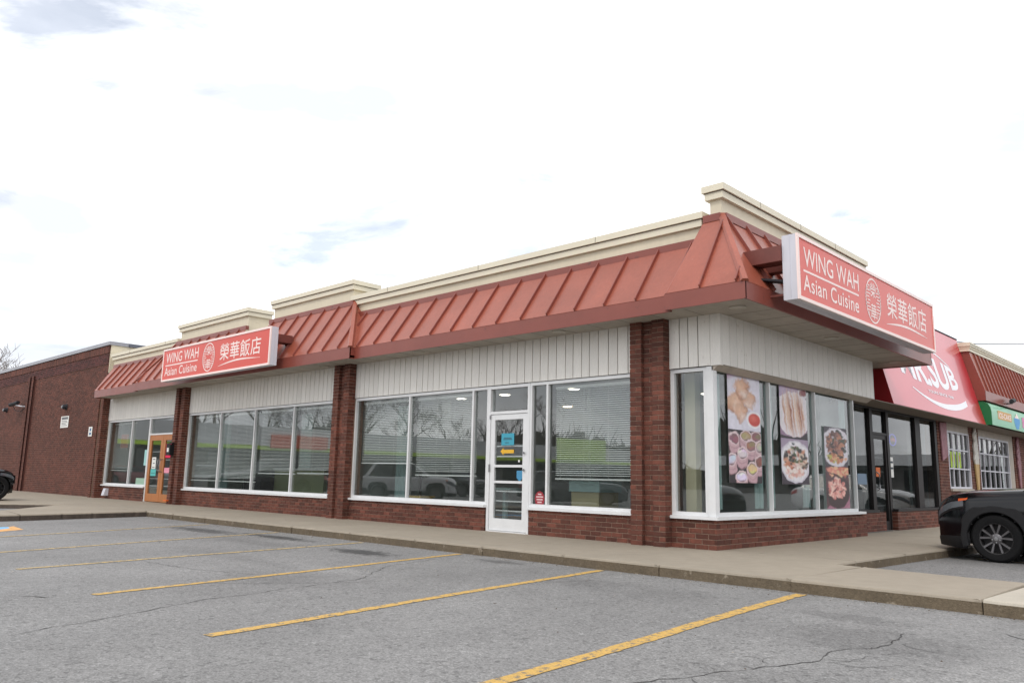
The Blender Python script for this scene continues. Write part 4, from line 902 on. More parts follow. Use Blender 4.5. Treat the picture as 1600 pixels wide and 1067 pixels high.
# ------------------------------------------------------------------ the two light-box signs
def light_box(name, label, mp, W, H, D_, arms):
    """mp(u, w, v): u along the face, w outwards from the face (0 = face), v up."""
    t_ = thing(name, label, 'sign', mp(W/2, -D_, 0))
    b = MB(mp); b.box(0, W, -D_, -0.03, 0, H); cab = b.build('cabinet', M_cab, t_)
    for u in (0.0,): pass
    b = MB(mp); e = 0.045
    b.box(-.004, W+.004, -0.029, 0.0, -.004, e); b.box(-.004, W+.004, -0.029, 0.0, H-e, H+.004); b.box(-.004, e, -0.029, 0.0, e+.0005, H-e-.0005); b.box(W-e, W+.004, -0.029, 0.0, e+.0005, H-e-.0005); b.build('sign_frame', M_stext, t_)
    b = MB(mp); b.box(e-.01, W-e+.01, -0.028, -0.014, e-.01, H-e+.01); face = b.build('sign_face', M_sred, t_)
    b = MB(mp); b.box(-.006, W+.006, -D_*.52, -D_*.5, -.005, H+.005); b.build('cabinet_seam', M_cab, t_)
    P2 = lambda u, v: (u, -0.0115, v)
    s_ = W/5.9
    tx = MB(mp); add_text(tx, 'WING WAH', .20*s_, 2.20*s_, .50, .78, P2, bold=0.006, spacing=1.0); tx.build('lettering', M_stext, face, recalc=False)
    tx = MB(mp); tx.box(.18*s_, 2.18*s_, -0.0135, -0.0115, .418, .448); tx.build('underline', M_stext, face)
    tx = MB(mp); add_text(tx, 'Asian Cuisine', .16*s_, 2.16*s_, .145, .38, P2, bold=0.008, spacing=1.05); tx.build('lettering', M_stext, face, recalc=False)
    tx = MB(mp); add_text(tx, '榮華飯店', 3.42*s_, 5.46*s_, .30, .73, P2, bold=0.006, spacing=1.05); tx.build('lettering', M_stext, face, recalc=False)
    # swoosh under the characters
    n = 24; vs = []; fs = []
    for i in range(n+1):
        q = i/n; u = (3.36+2.1*q)*s_; v = .165+.055*math.sin(q*math.pi*1.15)*1.2+.06*q*q+.02*q; th = .004+.016*math.sin(math.pi*min(1, q*1.05))
        vs += [P2(u, v-th), P2(u, v+th)]
        if i: fs.append((2*i-2, 2*i, 2*i+1, 2*i-1))
    tx = MB(mp); tx.add(vs, fs); tx.build('swoosh', M_stext, face, recalc=False)
    # oval emblem: ring, fret lines, two small characters
    cx, cy, rx, ry = 2.80*s_, .455, .335*s_, .375
    em = MB(mp); n = 48; vs = []; fs = []
    for i in range(n):
        a = 2*math.pi*i/n; vs += [P2(cx+rx*math.cos(a), cy+ry*math.sin(a)), P2(cx+(rx-.028)*math.cos(a), cy+(ry-.026)*math.sin(a))]
    for i in range(n): j = (i+1) % n; fs.append((2*i, 2*j, 2*j+1, 2*i+1))
    em.add(vs, fs)
    def hb(u0, u1, v0, v1): em.add([P2(cx+u0*s_, cy+v0), P2(cx+u1*s_, cy+v0), P2(cx+u1*s_, cy+v1), P2(cx+u0*s_, cy+v1)], [(0, 1, 2, 3)])
    t2 = .009
    for sg in (-1, 1):
        def hs(a, e, v): hb(min(sg*a, sg*e), max(sg*a, sg*e), v-t2, v+t2)
        def vsn(a, v0, v1): hb(sg*a-.009, sg*a+.009, v0, v1)
        hs(.12, .315, .10); hs(.17, .325, .045); hs(.13, .24, -.01); hs(.27, .33, -.01); hs(.17, .325, -.065); hs(.12, .315, -.12)
        vsn(.13, .14, .24); hs(.13, .20, .24); hs(.13, .30, .155); vsn(.205, .19, .24); hs(.205, .27, .19)
        vsn(.13, -.29, -.16); hs(.13, .27, -.175); vsn(.20, -.26, -.215); hs(.20, .26, -.215)
    add_text(em, '榮', cx-.115*s_, cx+.115*s_, cy+.05, cy+.30, P2, bold=0.004); add_text(em, '華', cx-.115*s_, cx+.115*s_, cy-.31, cy-.05, P2, bold=0.004)
    em.build('emblem', M_stext, face, recalc=False)
    for (pts, hw) in arms:
        b = MB(mp); b.box(*pts); b.build('bracket', M_brown, t_)
    return t_
# left sign, parallel to the shop front
light_box('lightbox_sign', 'red restaurant light-box sign on the mansard above the four-pane window, seen nearly flat',
          lambda u, w_, v: (-16.70+u, -1.20-w_, 3.43+v), 5.92, .905, .20,
          (((4.75, 4.92, -0.75, -0.205, .62, .80), 0), ((0.6, .76, -0.75, -0.205, .55, .75), 0), ((5.3, 5.38, -0.5, -0.205, .05, .10), 0), ((2.9, 3.0, -0.6, -0.205, .55, .75), 0)))
# floodlight-like bracket block showing right of the left sign
t_ = thing('sign_transformer', 'brown metal box on the mansard just right of the left light-box sign', 'junction box', (-11.14, -0.72, 4.1))
b = MB(); b.box(-11.30, -10.98, -0.88, -0.50, 4.03, 4.22); b.build('box_body', M_brown, t_); b = MB(); b.box(-11.2, -11.06, -0.887, -0.881, 4.09, 4.17); b.build('box_plate', M_trim, t_)
# right sign, along the side
RS = light_box('lightbox_sign', 'red restaurant light-box sign on the corner block above the poster window, nearest the camera',
          lambda u, w_, v: (1.40+w_, -0.08+u, 3.455+v), 5.92, .925, .23,
          (((0.45, .62, -1.0, -0.235, .55, .78), 0), ((5.3, 5.46, -1.0, -0.235, .55, .78), 0), ((0.05, .11, -0.55, -0.12, .08, .11), 0), ((2.8, 2.95, -0.9, -0.235, .55, .75), 0)))
t_ = RS
b = MB(); b.box(0.60, 1.165, -0.12, 0.14, 4.02, 4.24); b.build('arm', M_brown, t_)
b = MB(); b.prism([(0.60, -0.12, 4.20), (0.60, 0.14, 4.20), (0.36, 0.0, 4.10)], (0, 0, -.14)); b.build('arm_tip', M_char, t_)
b = MB(); b.hexa([(0.80, -.1, 3.80), (1.16, -.1, 3.72), (1.16, .1, 3.72), (0.80, .1, 3.80), (0.80, -.1, 3.83), (1.16, -.1, 3.75), (1.16, .1, 3.75), (0.80, .1, 3.83)]); b.build('strut', M_char, t_)

# ------------------------------------------------------------------ brick building on the left
LB = thing('brick_building', 'taller plain dark brick building wall adjoining the restaurant on the left, with grey coping', 'building', (-32, 3, 0))
LT = 5.42
b = MB(); b.box(-60, -24.39, 0.026, 0.6, -0.1, LT); b.box(-60, -24.39, 0.6, 9, -0.1, LT-.002); b.build('wall', M_mortar, LB)
def rowbricks(b, mp, u0, u1, wf, z0, z1, course=.075, mod=.21, mi=0):
    z = z0; k = 0
    while z < z1-.02:
        u = u0-(mod/2 if k % 2 else 0)
        while u < u1-.01:
            a = max(u, u0); e = min(u+mod-.01, u1)
            if e-a > .02: b.box(a, e, wf-.03, wf+.006+random.uniform(-.001, .001), z, min(z+course-.01, z1), mi, random.random())
            u += mod
        z += course; k += 1
b = MB(lambda u, w_, z: (u, 0.02-w_, z)); rowbricks(b, None, -42, -24.39, 0.0, -0.05, 4.72); b.build('brickwork', M_brickL, LB, tint=True, stuff=True)
b = MB(lambda u, w_, z: (u, 0.02-w_, z))
u = -42.0
while u < -24.42:          # soldier courses and the dark corbel band
    b.box(u, u+.065, -.03, .045+random.uniform(-.002, .002), 5.13, 5.40, 0, random.random()); u += .075
b.build('soldier_course', M_brickL, LB, tint=True, stuff=True)
b = MB(lambda u, w_, z: (u, 0.02-w_, z)); rowbricks(b, None, -42, -24.42, 0.022, 4.74, 5.12); b.build('corbel_band', M_brickD, LB, tint=True, stuff=True)
b = MB(lambda u, w_, z: (u, 0.02-w_, z))
for (r0, r1) in ((-33.55, -33.3), (-33.05, -32.8)): rowbricks(b, None, r0, r1, 0.09, -0.05, 4.9)
b.build('pier', M_brickL, LB, tint=True, stuff=True)
b = MB(); b.box(-33.55, -33.3, -.07, .03, -.05, 4.9); b.box(-33.05, -32.8, -.07, .03, -.05, 4.9); b.build('pier_core', mat('pier_brick', s2l(84, 50, 44), .9), LB)
b = MB(); b.box(-60, -24.30, -0.06, 0.62, LT, LT+.13); b.build('coping', M_coping, LB)
b = MB(); b.box(-24.62, -24.26, 0.621, 9.0, LT, LT+.12); b.build('coping', M_copingd, LB)
b = MB(); b.box(-24.389, -24.34, 0.03, 1.2, 4.4, LT-.001); b.build('cream_panel', M_cream, LB)
b = MB(); b.box(-24.389, -24.35, 1.201, 9.0, 4.4, LT-.001); b.build('grey_panel', M_coping, LB)
def wall_light(x, z, label):
    t_ = thing('wall_light', label, 'light', (x, -.02, z), 'round lights on the plain brick wall')
    b = MB(); b.lathe([(.0, -.16), (.07, -.15), (.10, -.10), (.10, -.02), (.13, 0)], (x, .0, z), 'Y', 16); b.build('housing', M_char, t_, smooth=True)
    b = MB(); b.lathe([(0, -.175), (.05, -.17), (.07, -.151)], (x, .0, z-.01), 'Y', 14); b.build('lens', M_lens, t_, smooth=True); return t_
wall_light(-28.4, 3.36, 'small round wall light above the notice on the plain brick wall'); wall_light(-36.6, 3.6, 'small round wall light at the far left edge of the plain brick wall')
t_ = thing('security_camera', 'black bullet security camera on a bracket on the plain brick wall', 'camera', (-34.2, -.3, 3.7))
b = MB(); b.tube([(-33.7, -.0, 3.62), (-33.7, -.15, 3.62), (-34.2, -.28, 3.68)], .025, 8); b.build('arm', M_cab, t_); b = MB(); b.tube([(-34.0, -.25, 3.80), (-34.6, -.40, 3.70)], .08, 10); b.build('body', M_char, t_, smooth=True)
b = MB(); b.tube([(-33.7, -.05, 3.55), (-33.9, -.15, 3.40), (-34.3, -.25, 3.46), (-34.5, -.3, 3.66)], .015, 6); b.build('cable', M_char, t_)
sticker('wall_notice', F_, -28.85, -27.95, 2.55, 3.0, 0.0, M_paper, 'white and grey notice board under the wall light on the plain brick wall', 'notice', ((.1, .9, .70, .92), (.12, .8, .55, .6), (.12, .88, .42, .47), (.12, .7, .3, .35), (.12, .84, .16, .21)), M_grey)
sticker('wall_notice', F_, -25.65, -25.28, 2.15, 2.5, 0.0, M_paper, 'small white sign with a blue symbol near the right end of the plain brick wall', 'notice', ((.3, .7, .55, .85), (.25, .75, .15, .4)), mat('blue_print', s2l(70, 110, 150), .8))

# ------------------------------------------------------------------ neighbour shops on the right
NB = thing('neighbour_shops', 'row of brick shops on the right with dark shopfront and red mansard roof', 'building', (-3, 20, 0))
WX = -0.42
def NF(u, w_, z): return (WX+w_, u, z)
nb = []
b = MB(); core = MB()
def nwall(u0, u1, z0, z1, wf=0.0):
    rowb = MB(lambda u, w_, z: (WX+w_, u, z)); rowbricks(rowb, None, u0, u1, wf, z0, z1); core.box(WX-.3, WX+wf, u0+.002, u1-.002, z0-.1, z1); return rowb
mb_all = MB()
for (u0, u1, z0, z1, wf) in ((6.1, 7.70, 0, .40, 0.09), (8.42, 11.9, 0, .40, 0.09), (11.95, 12.75, 0, 2.66, 0), (12.75, 14.75, 0, .86, 0), (14.75, 15.75, 0, 2.66, 0), (15.75, 19.3, 0, .40, 0), (19.9, 26, 0, 2.66, 0), (26, 40, 0, 2.66, 0)):
    rb = nwall(u0, u1, z0, z1, wf); mb_all.v, mb_all.f, mb_all.m, mb_all.t = mb_all.v, mb_all.f, mb_all.m, mb_all.t
    o_ = len(mb_all.v); mb_all.v += rb.v; mb_all.f += [[i+o_ for i in f] for f in rb.f]; mb_all.m += rb.m; mb_all.t += rb.t
for (x0, uu) in ((7.70, 1), (8.42, -1), (6.1, -1)):
    rb = MB(lambda u, w_, z, x0=x0, uu=uu: (u, x0+uu*w_, z)); rowbricks(rb, None, WX-.12, WX+.09, 0.0, 0, .40)
    o_ = len(mb_all.v); mb_all.v += rb.v; mb_all.f += [[i+o_ for i in f] for f in rb.f]; mb_all.m += rb.m; mb_all.t += rb.t
mb_all.build('brickwork', M_brickA, NB, tint=True, stuff=True); core.build('wall', M_mortar, NB)
b = MB(); b.box(-12, WX-.31, 8.25, 40, -0.1, 4.4); b.box(WX-.3, WX-.1, 26, 40, 2.6, 4.2); b.build('shop_mass', M_intw, NB) if False else None
b = MB(); b.box(-7, -6.8, 8.25, 40, -.1, 4.4); b.box(-7, WX-.05, 8.25, 8.35, -.1, 4.4) if False else None; b.box(-7, WX-.31, 12.2, 12.3, -.1, 3.0); b.box(-7, WX-.31, 19.5, 19.6, -.1, 3.0); b.build('interior_wall', M_intw, NB)
b = MB(); b.box(-7, WX-.2, 6.2, 40, 2.75, 2.85); b.build('interior_ceiling', M_intc, NB)
b = MB(); b.box(-7, WX-.2, 8.25, 40, -.05, .02); b.build('interior_floor', M_intf, NB)
b = MB(); b.box(WX-.3, WX+0.02, 6.1, 40, 2.66, 4.3); b.build('upper_wall', M_mortar, NB)
b = MB(); b.box(-0.8, 0.15, 6.12, 14.3, 2.645, 2.658); b.box(-0.8, 0.18, 14.301, 40, 2.645, 2.658); b.build('canopy_soffit', mat('taupe_soffit', s2l(128, 118, 108), .8, noise=(1, .1, (1, 1, 1))), NB)
# dark shopfront
def nmull(u0, u1, z0, z1, d=.10, wp=-.0): MBm.box(u0, u1, wp-d, wp, z0, z1)
MBm = MB(NF)
for (u0, u1) in ((6.2, 6.28), (7.30, 7.42), (8.34, 8.44), (10.25, 10.62), (11.72, 11.9)): nmull(u0, u1, .405, 2.6)
nmull(7.42, 7.46, .02, 2.6); nmull(8.30, 8.34, .02, 2.6)
MBm.box(6.2, 11.9, -.10, -.004, 2.601, 2.644); MBm.box(6.2, 7.30, -.12, .11, .402, .46); MBm.box(8.44, 11.9, -.12, .11, .402, .46); MBm.box(7.461, 8.299, -.1, -.004, 2.06, 2.11)
sf = MBm.build('shopfront_frame', M_dark, NB)
for (u0, u1, z0, z1) in ((6.28, 7.30, .46, 2.6), (7.46, 8.30, 2.11, 2.6), (8.44, 10.25, .46, 2.6), (10.62, 11.72, .46, 2.6)):
    g = MB(NF); g.box(u0, u1, -.06, -.054, z0, z1); g.build('pane', M_glassD, sf)
b = MB(NF); b.box(7.462, 7.54, -.08, -.02, .02, 2.055); b.box(8.22, 8.298, -.08, -.02, .02, 2.055); b.box(7.541, 8.219, -.079, -.021, .02, .2); b.box(7.541, 8.219, -.079, -.021, 1.97, 2.055)
nd_ = b.build('door', M_dark, NB); g = MB(NF); g.box(7.54, 8.22, -.056, -.05, .2, 1.97); g.build('door_pane', M_glassD, nd_)
for z in (1.55, 1.25, .95, .72, .52, .36): g = MB(NF); g.box(7.541, 8.219, -.10, -.09, z, z+.025); g.build('glazing_bar', M_white, nd_)
g = MB(NF); g.tube([(7.60, -.02, 1.25), (7.60, .04, 1.2), (7.60, .04, .9), (7.60, -.02, .85)], .014, 8); g.build('door_handle', M_steel, nd_)
sticker('window_notice', NF, 8.55, 8.75, 1.15, 1.6, -.052, M_paper, 'narrow white notice beside the dark glass door', 'notice', ((.1, .9, .7, .8), (.1, .9, .4, .5)))
sticker('window_notice', NF, 6.6, 7.1, .98, 1.2, -.052, mat('blue_paper', s2l(120, 140, 160), .8), 'blue notice low in the pane left of the dark glass door', 'notice')
sticker('window_notice', NF, 7.65, 7.9, 1.15, 1.35, -.048, mat('orange_paper2', s2l(210, 110, 60), .8), 'small orange notice on the dark glass door', 'notice')
t_ = thing('neon_open_sign', 'small lit neon sign in the dark shopfront window reading OPEN', 'sign', (WX-.2, 9.3, 1.95))
b = MB(NF); ring = [(9.25+.22*math.cos(a), -.20, 2.02+.13*math.sin(a)) for a in np.linspace(0, 2*math.pi, 21)]; b.tube(ring, .010, 6, cap=False); b.build('neon_ring', mat('neon_blue', (.1, .1, .8), .4, emit=((.15, .15, 1.0), 1.2)), t_)
b = MB(NF); add_text(b, 'OPEN', 9.11, 9.39, 1.985, 2.06, lambda u, v: (u, -.19, v)); b.build('neon_lettering', mat('neon_red', (.8, .1, .1), .4, emit=((1.0, .15, .12), 1.2)), t_, recalc=False)
# gridded windows
def grid_window(u0, u1, z0, z1, nu, zs, thick=.05, label=None):
    b = MB(NF); b.box(u0, u0+thick, -.08, .01, z0, z1); b.box(u1-thick, u1, -.08, .01, z0, z1); b.box(u0+thick, u1-thick, -.08, .009, z0, z0+thick); b.box(u0+thick, u1-thick, -.08, .009, z1-thick, z1)
    fr = b.build('window_frame', M_cab, NB); g = MB(NF); g.box(u0+thick, u1-thick, -.05, -.044, z0+thick, z1-thick); g.build('pane', M_glassD, fr)
    for i in range(1, nu):
        u = u0+(u1-u0)*i/nu; q = MB(NF); q.box(u-.018, u+.018, -.042, -.012, z0+thick, z1-thick); q.build('muntin', M_cab, fr)
    for z in zs: q = MB(NF); q.box(u0+thick, u1-thick, -.0415, -.008, z-.018, z+.018); q.build('muntin', M_cab, fr)
    return fr
b = MB(NF); b.box(12.75, 14.75, -.1, .06, .862, .92); b.build('sill', M_trim, NB)
grid_window(12.75, 14.75, .925, 2.44, 4, (1.45, 1.95)); 
b = MB(NF); b.box(12.75, 14.75, -.2, 0, 2.441, 2.64); b.build('window_head', M_trim, NB)
grid_window(15.75, 19.2, .43, 2.44, 6, (.95, 1.45, 1.95)); b = MB(NF); b.box(19.2, 19.9, -.1, -.02, 0, 2.64); b.box(15.75, 19.2, -.2, -.01, 2.441, 2.64); b.build('door_panel', M_trim, NB)
for k, u in enumerate((13.3, 13.85)):
    sticker('window_flyer', NF, u-.2, u+.18, 1.48, 1.9, -.043, mat('lime_paper', s2l(176, 206, 70), .8), ('left', 'right')[k]+' lime green flyer in the gridded window of the ice cream shop', 'flyer', ((.3, .7, .4, .8),), mat('red_print', s2l(206, 60, 60), .8))
# feather-like cone panels on the wall
def cone_panel(u, m1, m2, label):
    t_ = thing('ice_cream_panel', label, 'wall panel', (WX+.06, u, 1.7)); pts = []
    prof = [(0.0, 2.66), (.05, 2.62), (.10, 2.45), (.16, 2.25), (.20, 2.0), (.20, 1.75), (.16, 1.6), (.17, 1.5)]
    zz = [2.64, 2.58, 2.45, 2.28, 2.1, 1.92, 1.75, 1.62]; hw = [.03, .10, .17, .15, .21, .20, .24, .20]
    p = [(u-h+(.03 if i % 2 else -.02), .02, z) for i, (h, z) in enumerate(zip(hw, zz))]; q = [(u+h+(.03 if i % 2 else -.01), .02, z) for i, (h, z) in enumerate(zip(hw, zz))][::-1]
    b = MB(NF); b.prism(p+q, (0, .035, 0)); b.build('swirl', m1, t_)
    for i in range(1, 7): b = MB(NF); b.hexa([(u-hw[i]*.8, .056, zz[i]-.04), (u+hw[i]*.8, .056, zz[i]+.05), (u+hw[i]*.8, .075, zz[i]+.05), (u-hw[i]*.8, .075, zz[i]-.04), (u-hw[i]*.8, .056, zz[i]-.01), (u+hw[i]*.8, .056, zz[i]+.08), (u+hw[i]*.8, .065, zz[i]+.08), (u-hw[i]*.8, .065, zz[i]-.01)]); b.build('ridge', m1, t_)
    b = MB(NF); b.prism([(u-.19, .02, 1.619), (u+.19, .02, 1.619), (u+.05, .02, .82), (u-.05, .02, .82)], (0, .04, 0)); b.build('cone', m2, t_)
    return t_
M_van = mat('vanilla', s2l(206, 202, 194), .6, noise=(9, .12, (1, 1, 1))); M_cone = mat('wafer', s2l(190, 160, 110), .7, noise=(20, .15, (1, 1, 1))); M_choc = mat('berry_swirl', s2l(150, 104, 112), .6, noise=(9, .35, (1, 1, 1)))
cone_panel(15.25, M_van, M_cone, 'tall vanilla ice cream cone panel between the two gridded windows')
cone_panel(20.3, M_choc, M_choc, 'berry coloured cone panel at the right edge of the frame')
b = MB(NF); b.hexa([(12.12, .02, 1.62), (12.55, .02, 1.75), (12.55, .05, 1.75), (12.12, .05, 1.62), (12.08, .02, 2.6), (12.62, .02, 2.62), (12.62, .05, 2.62), (12.08, .05, 2.6)]); tag(b.build('berry_panel', M_choc), 'berry coloured swirl panel on the brick beside the dark shopfront', 'wall panel')

# awning sign of the sandwich shop
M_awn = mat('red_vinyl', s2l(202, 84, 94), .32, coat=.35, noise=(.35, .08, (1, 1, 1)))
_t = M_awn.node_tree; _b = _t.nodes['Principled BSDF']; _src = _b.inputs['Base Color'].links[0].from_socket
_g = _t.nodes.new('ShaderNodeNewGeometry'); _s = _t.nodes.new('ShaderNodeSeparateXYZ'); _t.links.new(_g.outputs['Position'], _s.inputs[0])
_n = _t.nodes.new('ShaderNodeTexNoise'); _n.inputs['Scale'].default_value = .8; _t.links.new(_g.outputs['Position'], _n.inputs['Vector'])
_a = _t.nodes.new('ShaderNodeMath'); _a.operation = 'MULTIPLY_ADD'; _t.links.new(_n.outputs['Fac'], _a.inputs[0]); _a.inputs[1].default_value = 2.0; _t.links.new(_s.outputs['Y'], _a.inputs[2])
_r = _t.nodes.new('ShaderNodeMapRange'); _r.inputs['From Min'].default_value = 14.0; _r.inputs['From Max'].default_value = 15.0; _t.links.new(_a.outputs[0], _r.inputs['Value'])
_m = _t.nodes.new('ShaderNodeMix'); _m.data_type = 'RGBA'; _t.links.new(_r.outputs[0], _m.inputs['Factor']); _t.links.new(_src, _m.inputs['A']); _m.inputs['B'].default_value = (*s2l(190, 36, 48), 1); _t.links.new(_m.outputs['Result'], _b.inputs['Base Color'])  # sky sheen and fading painted into the colour: pink, turning red at right end
M_awnd = mat('deep_red_vinyl', s2l(150, 18, 26), .6)
A = thing('shop_awning', 'large slanted pink-red awning sign with white MR.SUB lettering over the dark shopfront', 'awning', (0.1, 10.7, 2.66))
ya, yb = 7.12, 14.3; zb, zt = 2.662, 5.06; xb, xt = .16, -.42
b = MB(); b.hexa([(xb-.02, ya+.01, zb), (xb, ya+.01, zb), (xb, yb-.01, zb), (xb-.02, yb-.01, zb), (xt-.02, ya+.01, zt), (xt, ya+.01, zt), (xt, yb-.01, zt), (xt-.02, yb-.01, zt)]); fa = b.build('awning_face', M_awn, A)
for yq, nm in ((ya, 0), (yb, 1)):
    b = MB(); b.prism([(xb-.001, yq, zb), (-.82, yq, zb), (-.82, yq, zt-.02), (xt-.001, yq, zt)], (0, .009 if nm == 0 else -.009, 0)); b.build('awning_side', M_awnd, A)
b = MB(); b.box(xt-.5, xt+.01, ya-.02, yb+.02, zt+.001, zt+.04); b.build('top_trim', M_char, A)
def AW(u, v, off=.004):    # v = height above the bottom edge along z
    t_ = v/(zt-zb); return (xb+(xt-xb)*t_+off, u, zb+v)
tx = MB(); 
def wsub(a, b_): m_ = 1-(2*a-1)**2; return a, (b_-.5)*(0.72+.34*m_)+.5-.10*m_*(1 if b_ < .5 else -1)*0
b2 = MB(); add_text(b2, 'MR.SUB', 8.35, 12.75, .70, 1.48, lambda u, v: AW(u, v), bold=.028, spacing=.96, warp=wsub)
# slab serifs on the vertical strokes
b2.build('lettering', mat('awning_white', s2l(236, 236, 240), .4), fa, recalc=False)
b2 = MB(); add_text(b2, 'YOURS SINCE 1968', 9.9, 11.9, .50, .575, lambda u, v: AW(u, v, .006), bold=.02); b2.build('lettering', MATS['awning_white'], fa, recalc=False)
def arc(cu, cv, ru, rv, a0, a1, th0, th1, name):
    n = 32; vs = []; fs = []
    for i in range(n+1):
        q = i/n; a = a0+(a1-a0)*q; th = th0+(th1-th0)*q
        vs += [AW(cu+ru*math.cos(a), cv+rv*math.sin(a)), AW(cu+(ru)*math.cos(a), cv+(rv)*math.sin(a)+th)]
        if i: fs.append((2*i-2, 2*i, 2*i+1, 2*i-1))
    b2 = MB(); b2.add(vs, fs); b2.build(name, MATS['awning_white'], fa, recalc=False)
def par(u0, u1, fn, th, name):
    n = 36; vs = []; fs = []
    for i in range(n+1):
        q = i/n; u = u0+(u1-u0)*q; v = fn(u); h = th(q); vs += [AW(u, v), AW(u, v+h)]
        if i: fs.append((2*i-2, 2*i, 2*i+1, 2*i-1))
    b2 = MB(); b2.add(vs, fs); b2.build(name, MATS['awning_white'], fa, recalc=False)
par(8.8, 13.0, lambda u: .17+.34*((u-11.1)/2.3)**2, lambda q: .03+.12*min(1, q*1.6), 'lower_arc')
par(8.2, 12.5, lambda u: 1.72-.33*((u-10.3)/2.2)**2, lambda q: .12-.09*q, 'upper_arc')

# red mansard and cap beyond the awning
def NM(u, w_, z): return (w_, u, z)
P3 = None
b = MB(); b.box(.17, .20, 14.32, 40, 3.33, 3.60); b.build('fascia', M_fascia, NB)
b = MB(); b.add([(.20, 14.31, 3.33), (.20, 14.31, 3.60), (-.14, 14.31, 4.72), (-.8, 14.31, 4.72), (-.8, 14.31, 3.33), (.20, 14.33, 3.33), (.20, 14.33, 3.60), (-.14, 14.33, 4.72), (-.8, 14.33, 4.72), (-.8, 14.33, 3.33)], [(0, 1, 2, 3, 4), (5, 9, 8, 7, 6), (0, 5, 6, 1), (1, 6, 7, 2), (2, 7, 8, 3), (3, 8, 9, 4), (4, 9, 5, 0)]); b.build('mansard_end', M_fascia, NB)
u = 14.34; k = 0
while u < 39.5:
    b = MB(); e = u+.42
    b.hexa([(.13, u, 3.60), (.16, u, 3.60), (.16, e, 3.60), (.13, e, 3.60), (-.17, u, 4.72), (-.14, u, 4.72), (-.14, e, 4.72), (-.17, e, 4.72)]); rp = b.build('roof_panel', M_roof, NB)
    b = MB(); b.hexa([(.16, e-.05, 3.60), (.21, e-.05, 3.60), (.21, e-.004, 3.60), (.16, e-.004, 3.60), (-.14, e-.05, 4.70), (-.09, e-.05, 4.70), (-.09, e-.004, 4.70), (-.14, e-.004, 4.70)]); b.build('roof_seam', M_fascia, rp); u = e; k += 1
b = MB(); b.box(-.6, -.10, 14.25, 40, 4.72, 4.80); b.box(-.62, -.06, 14.22, 40, 4.86, 4.97); b.build('parapet_cap', M_creamcap, NB)
b = MB(); b.box(-.6, -.08, 14.24, 40, 4.80, 4.86); b.build('parapet', M_cream, NB)
b = MB(); b.box(-.05-.01, -.052, 14.21, 40, 4.905, 4.912); b.build('cap_joint', M_line, NB)
b = MB(); b.box(-12, -.5, 8.25, 40, 4.3, 4.4); b.build('roof', M_coping, NB)
# green awning of the ice cream shop
GA = thing('shop_awning', 'green curved awning sign with orange panel and pink lettering at the right edge', 'awning', (.3, 17, 2.66))
M_grn = mat('green_vinyl', s2l(96, 168, 128), .4, coat=.2, noise=(.8, .12, (1, 1, 1))); M_grnd = mat('deep_green_vinyl', s2l(14, 110, 60), .6)
prof = [(.30, 2.663), (.30, 3.02), (.28, 3.15), (.22, 3.25), (.12, 3.31), (.0, 3.325), (-.1, 3.325)]
b = MB(); n = len(prof); vs = []; fs = []
for (x, z) in prof: vs += [(x, 14.36, z), (x, 30, z), (x-.01, 14.36, z-.008), (x-.01, 30, z-.008)]
for i in range(n-1): a = 4*i; c = a+4; fs += [(a, a+1, c+1, c), (a+2, c+2, c+3, a+3), (a, c, c+2, a+2), (a+1, a+3, c+3, c+1)]
fs += [(0, 2, 3, 1), (4*n-4, 4*n-3, 4*n-1, 4*n-2)]
b.add(vs, fs); gf = b.build('awning_face', M_grn, GA, smooth=True)
b = MB(); b.prism([(x-.002, 14.34, z-.001) for x, z in prof]+[(-.42, 14.34, 3.32), (-.42, 14.34, 2.664)], (0, .018, 0)); b.build('awning_side', M_grnd, GA)
GX = lambda u, v: (.305, u, v)
b = MB(); b.box(.3005, .303, 15.0, 16.55, 2.86, 3.10); b.build('orange_panel', mat('orange_panel', s2l(206, 158, 92), .5), gf)
b = MB(); add_text(b, 'ICE-CAKE', 15.08, 16.47, 2.90, 3.05, GX, bold=.02); b.build('lettering', M_stext, gf, recalc=False)
b = MB(); b.prism([(.3005, 16.95, 3.02), (.3005, 17.2, 3.16), (.3005, 17.45, 3.02)], (.003, 0, 0)); b.build('cone_top', M_stext, gf)
b = MB(); b.prism([(.3005, 16.85, 3.018), (.3005, 17.55, 3.018), (.3005, 17.55, 2.9), (.3005, 17.35, 2.70), (.3005, 17.05, 2.70), (.3005, 16.85, 2.9)], (.003, 0, 0)); b.build('blue_cup', mat('blue_cup', s2l(70, 150, 206), .5), gf)
b = MB(); add_text(b, 'MA', 17.85, 19.9, 2.78, 3.10, GX, bold=.05); b.build('lettering', mat('pink_letters', s2l(222, 130, 180), .5), gf, recalc=False)
t_ = thing('security_camera', 'small black security camera on the red fascia above the green awning', 'camera', (.3, 16.5, 3.5))
b = MB(); b.tube([(.2, 16.6, 3.42), (.34, 16.6, 3.42), (.36, 16.55, 3.5)], .02, 8); b.build('arm', M_char, t_); b = MB(); b.tube([(.42, 16.15, 3.44), (.36, 16.75, 3.52)], .065, 10); b.build('body', M_char, t_)
b = MB(); b.tube([(-6, 30, 7.95), (-6, 39.4, 8.95), (-6, 62, 12.0)], .03, 6); tag(b.build('overhead_cable', mat('cable_grey', s2l(110, 112, 116), .7)), 'thin overhead cable crossing the sky above the right-hand shops', 'cable')

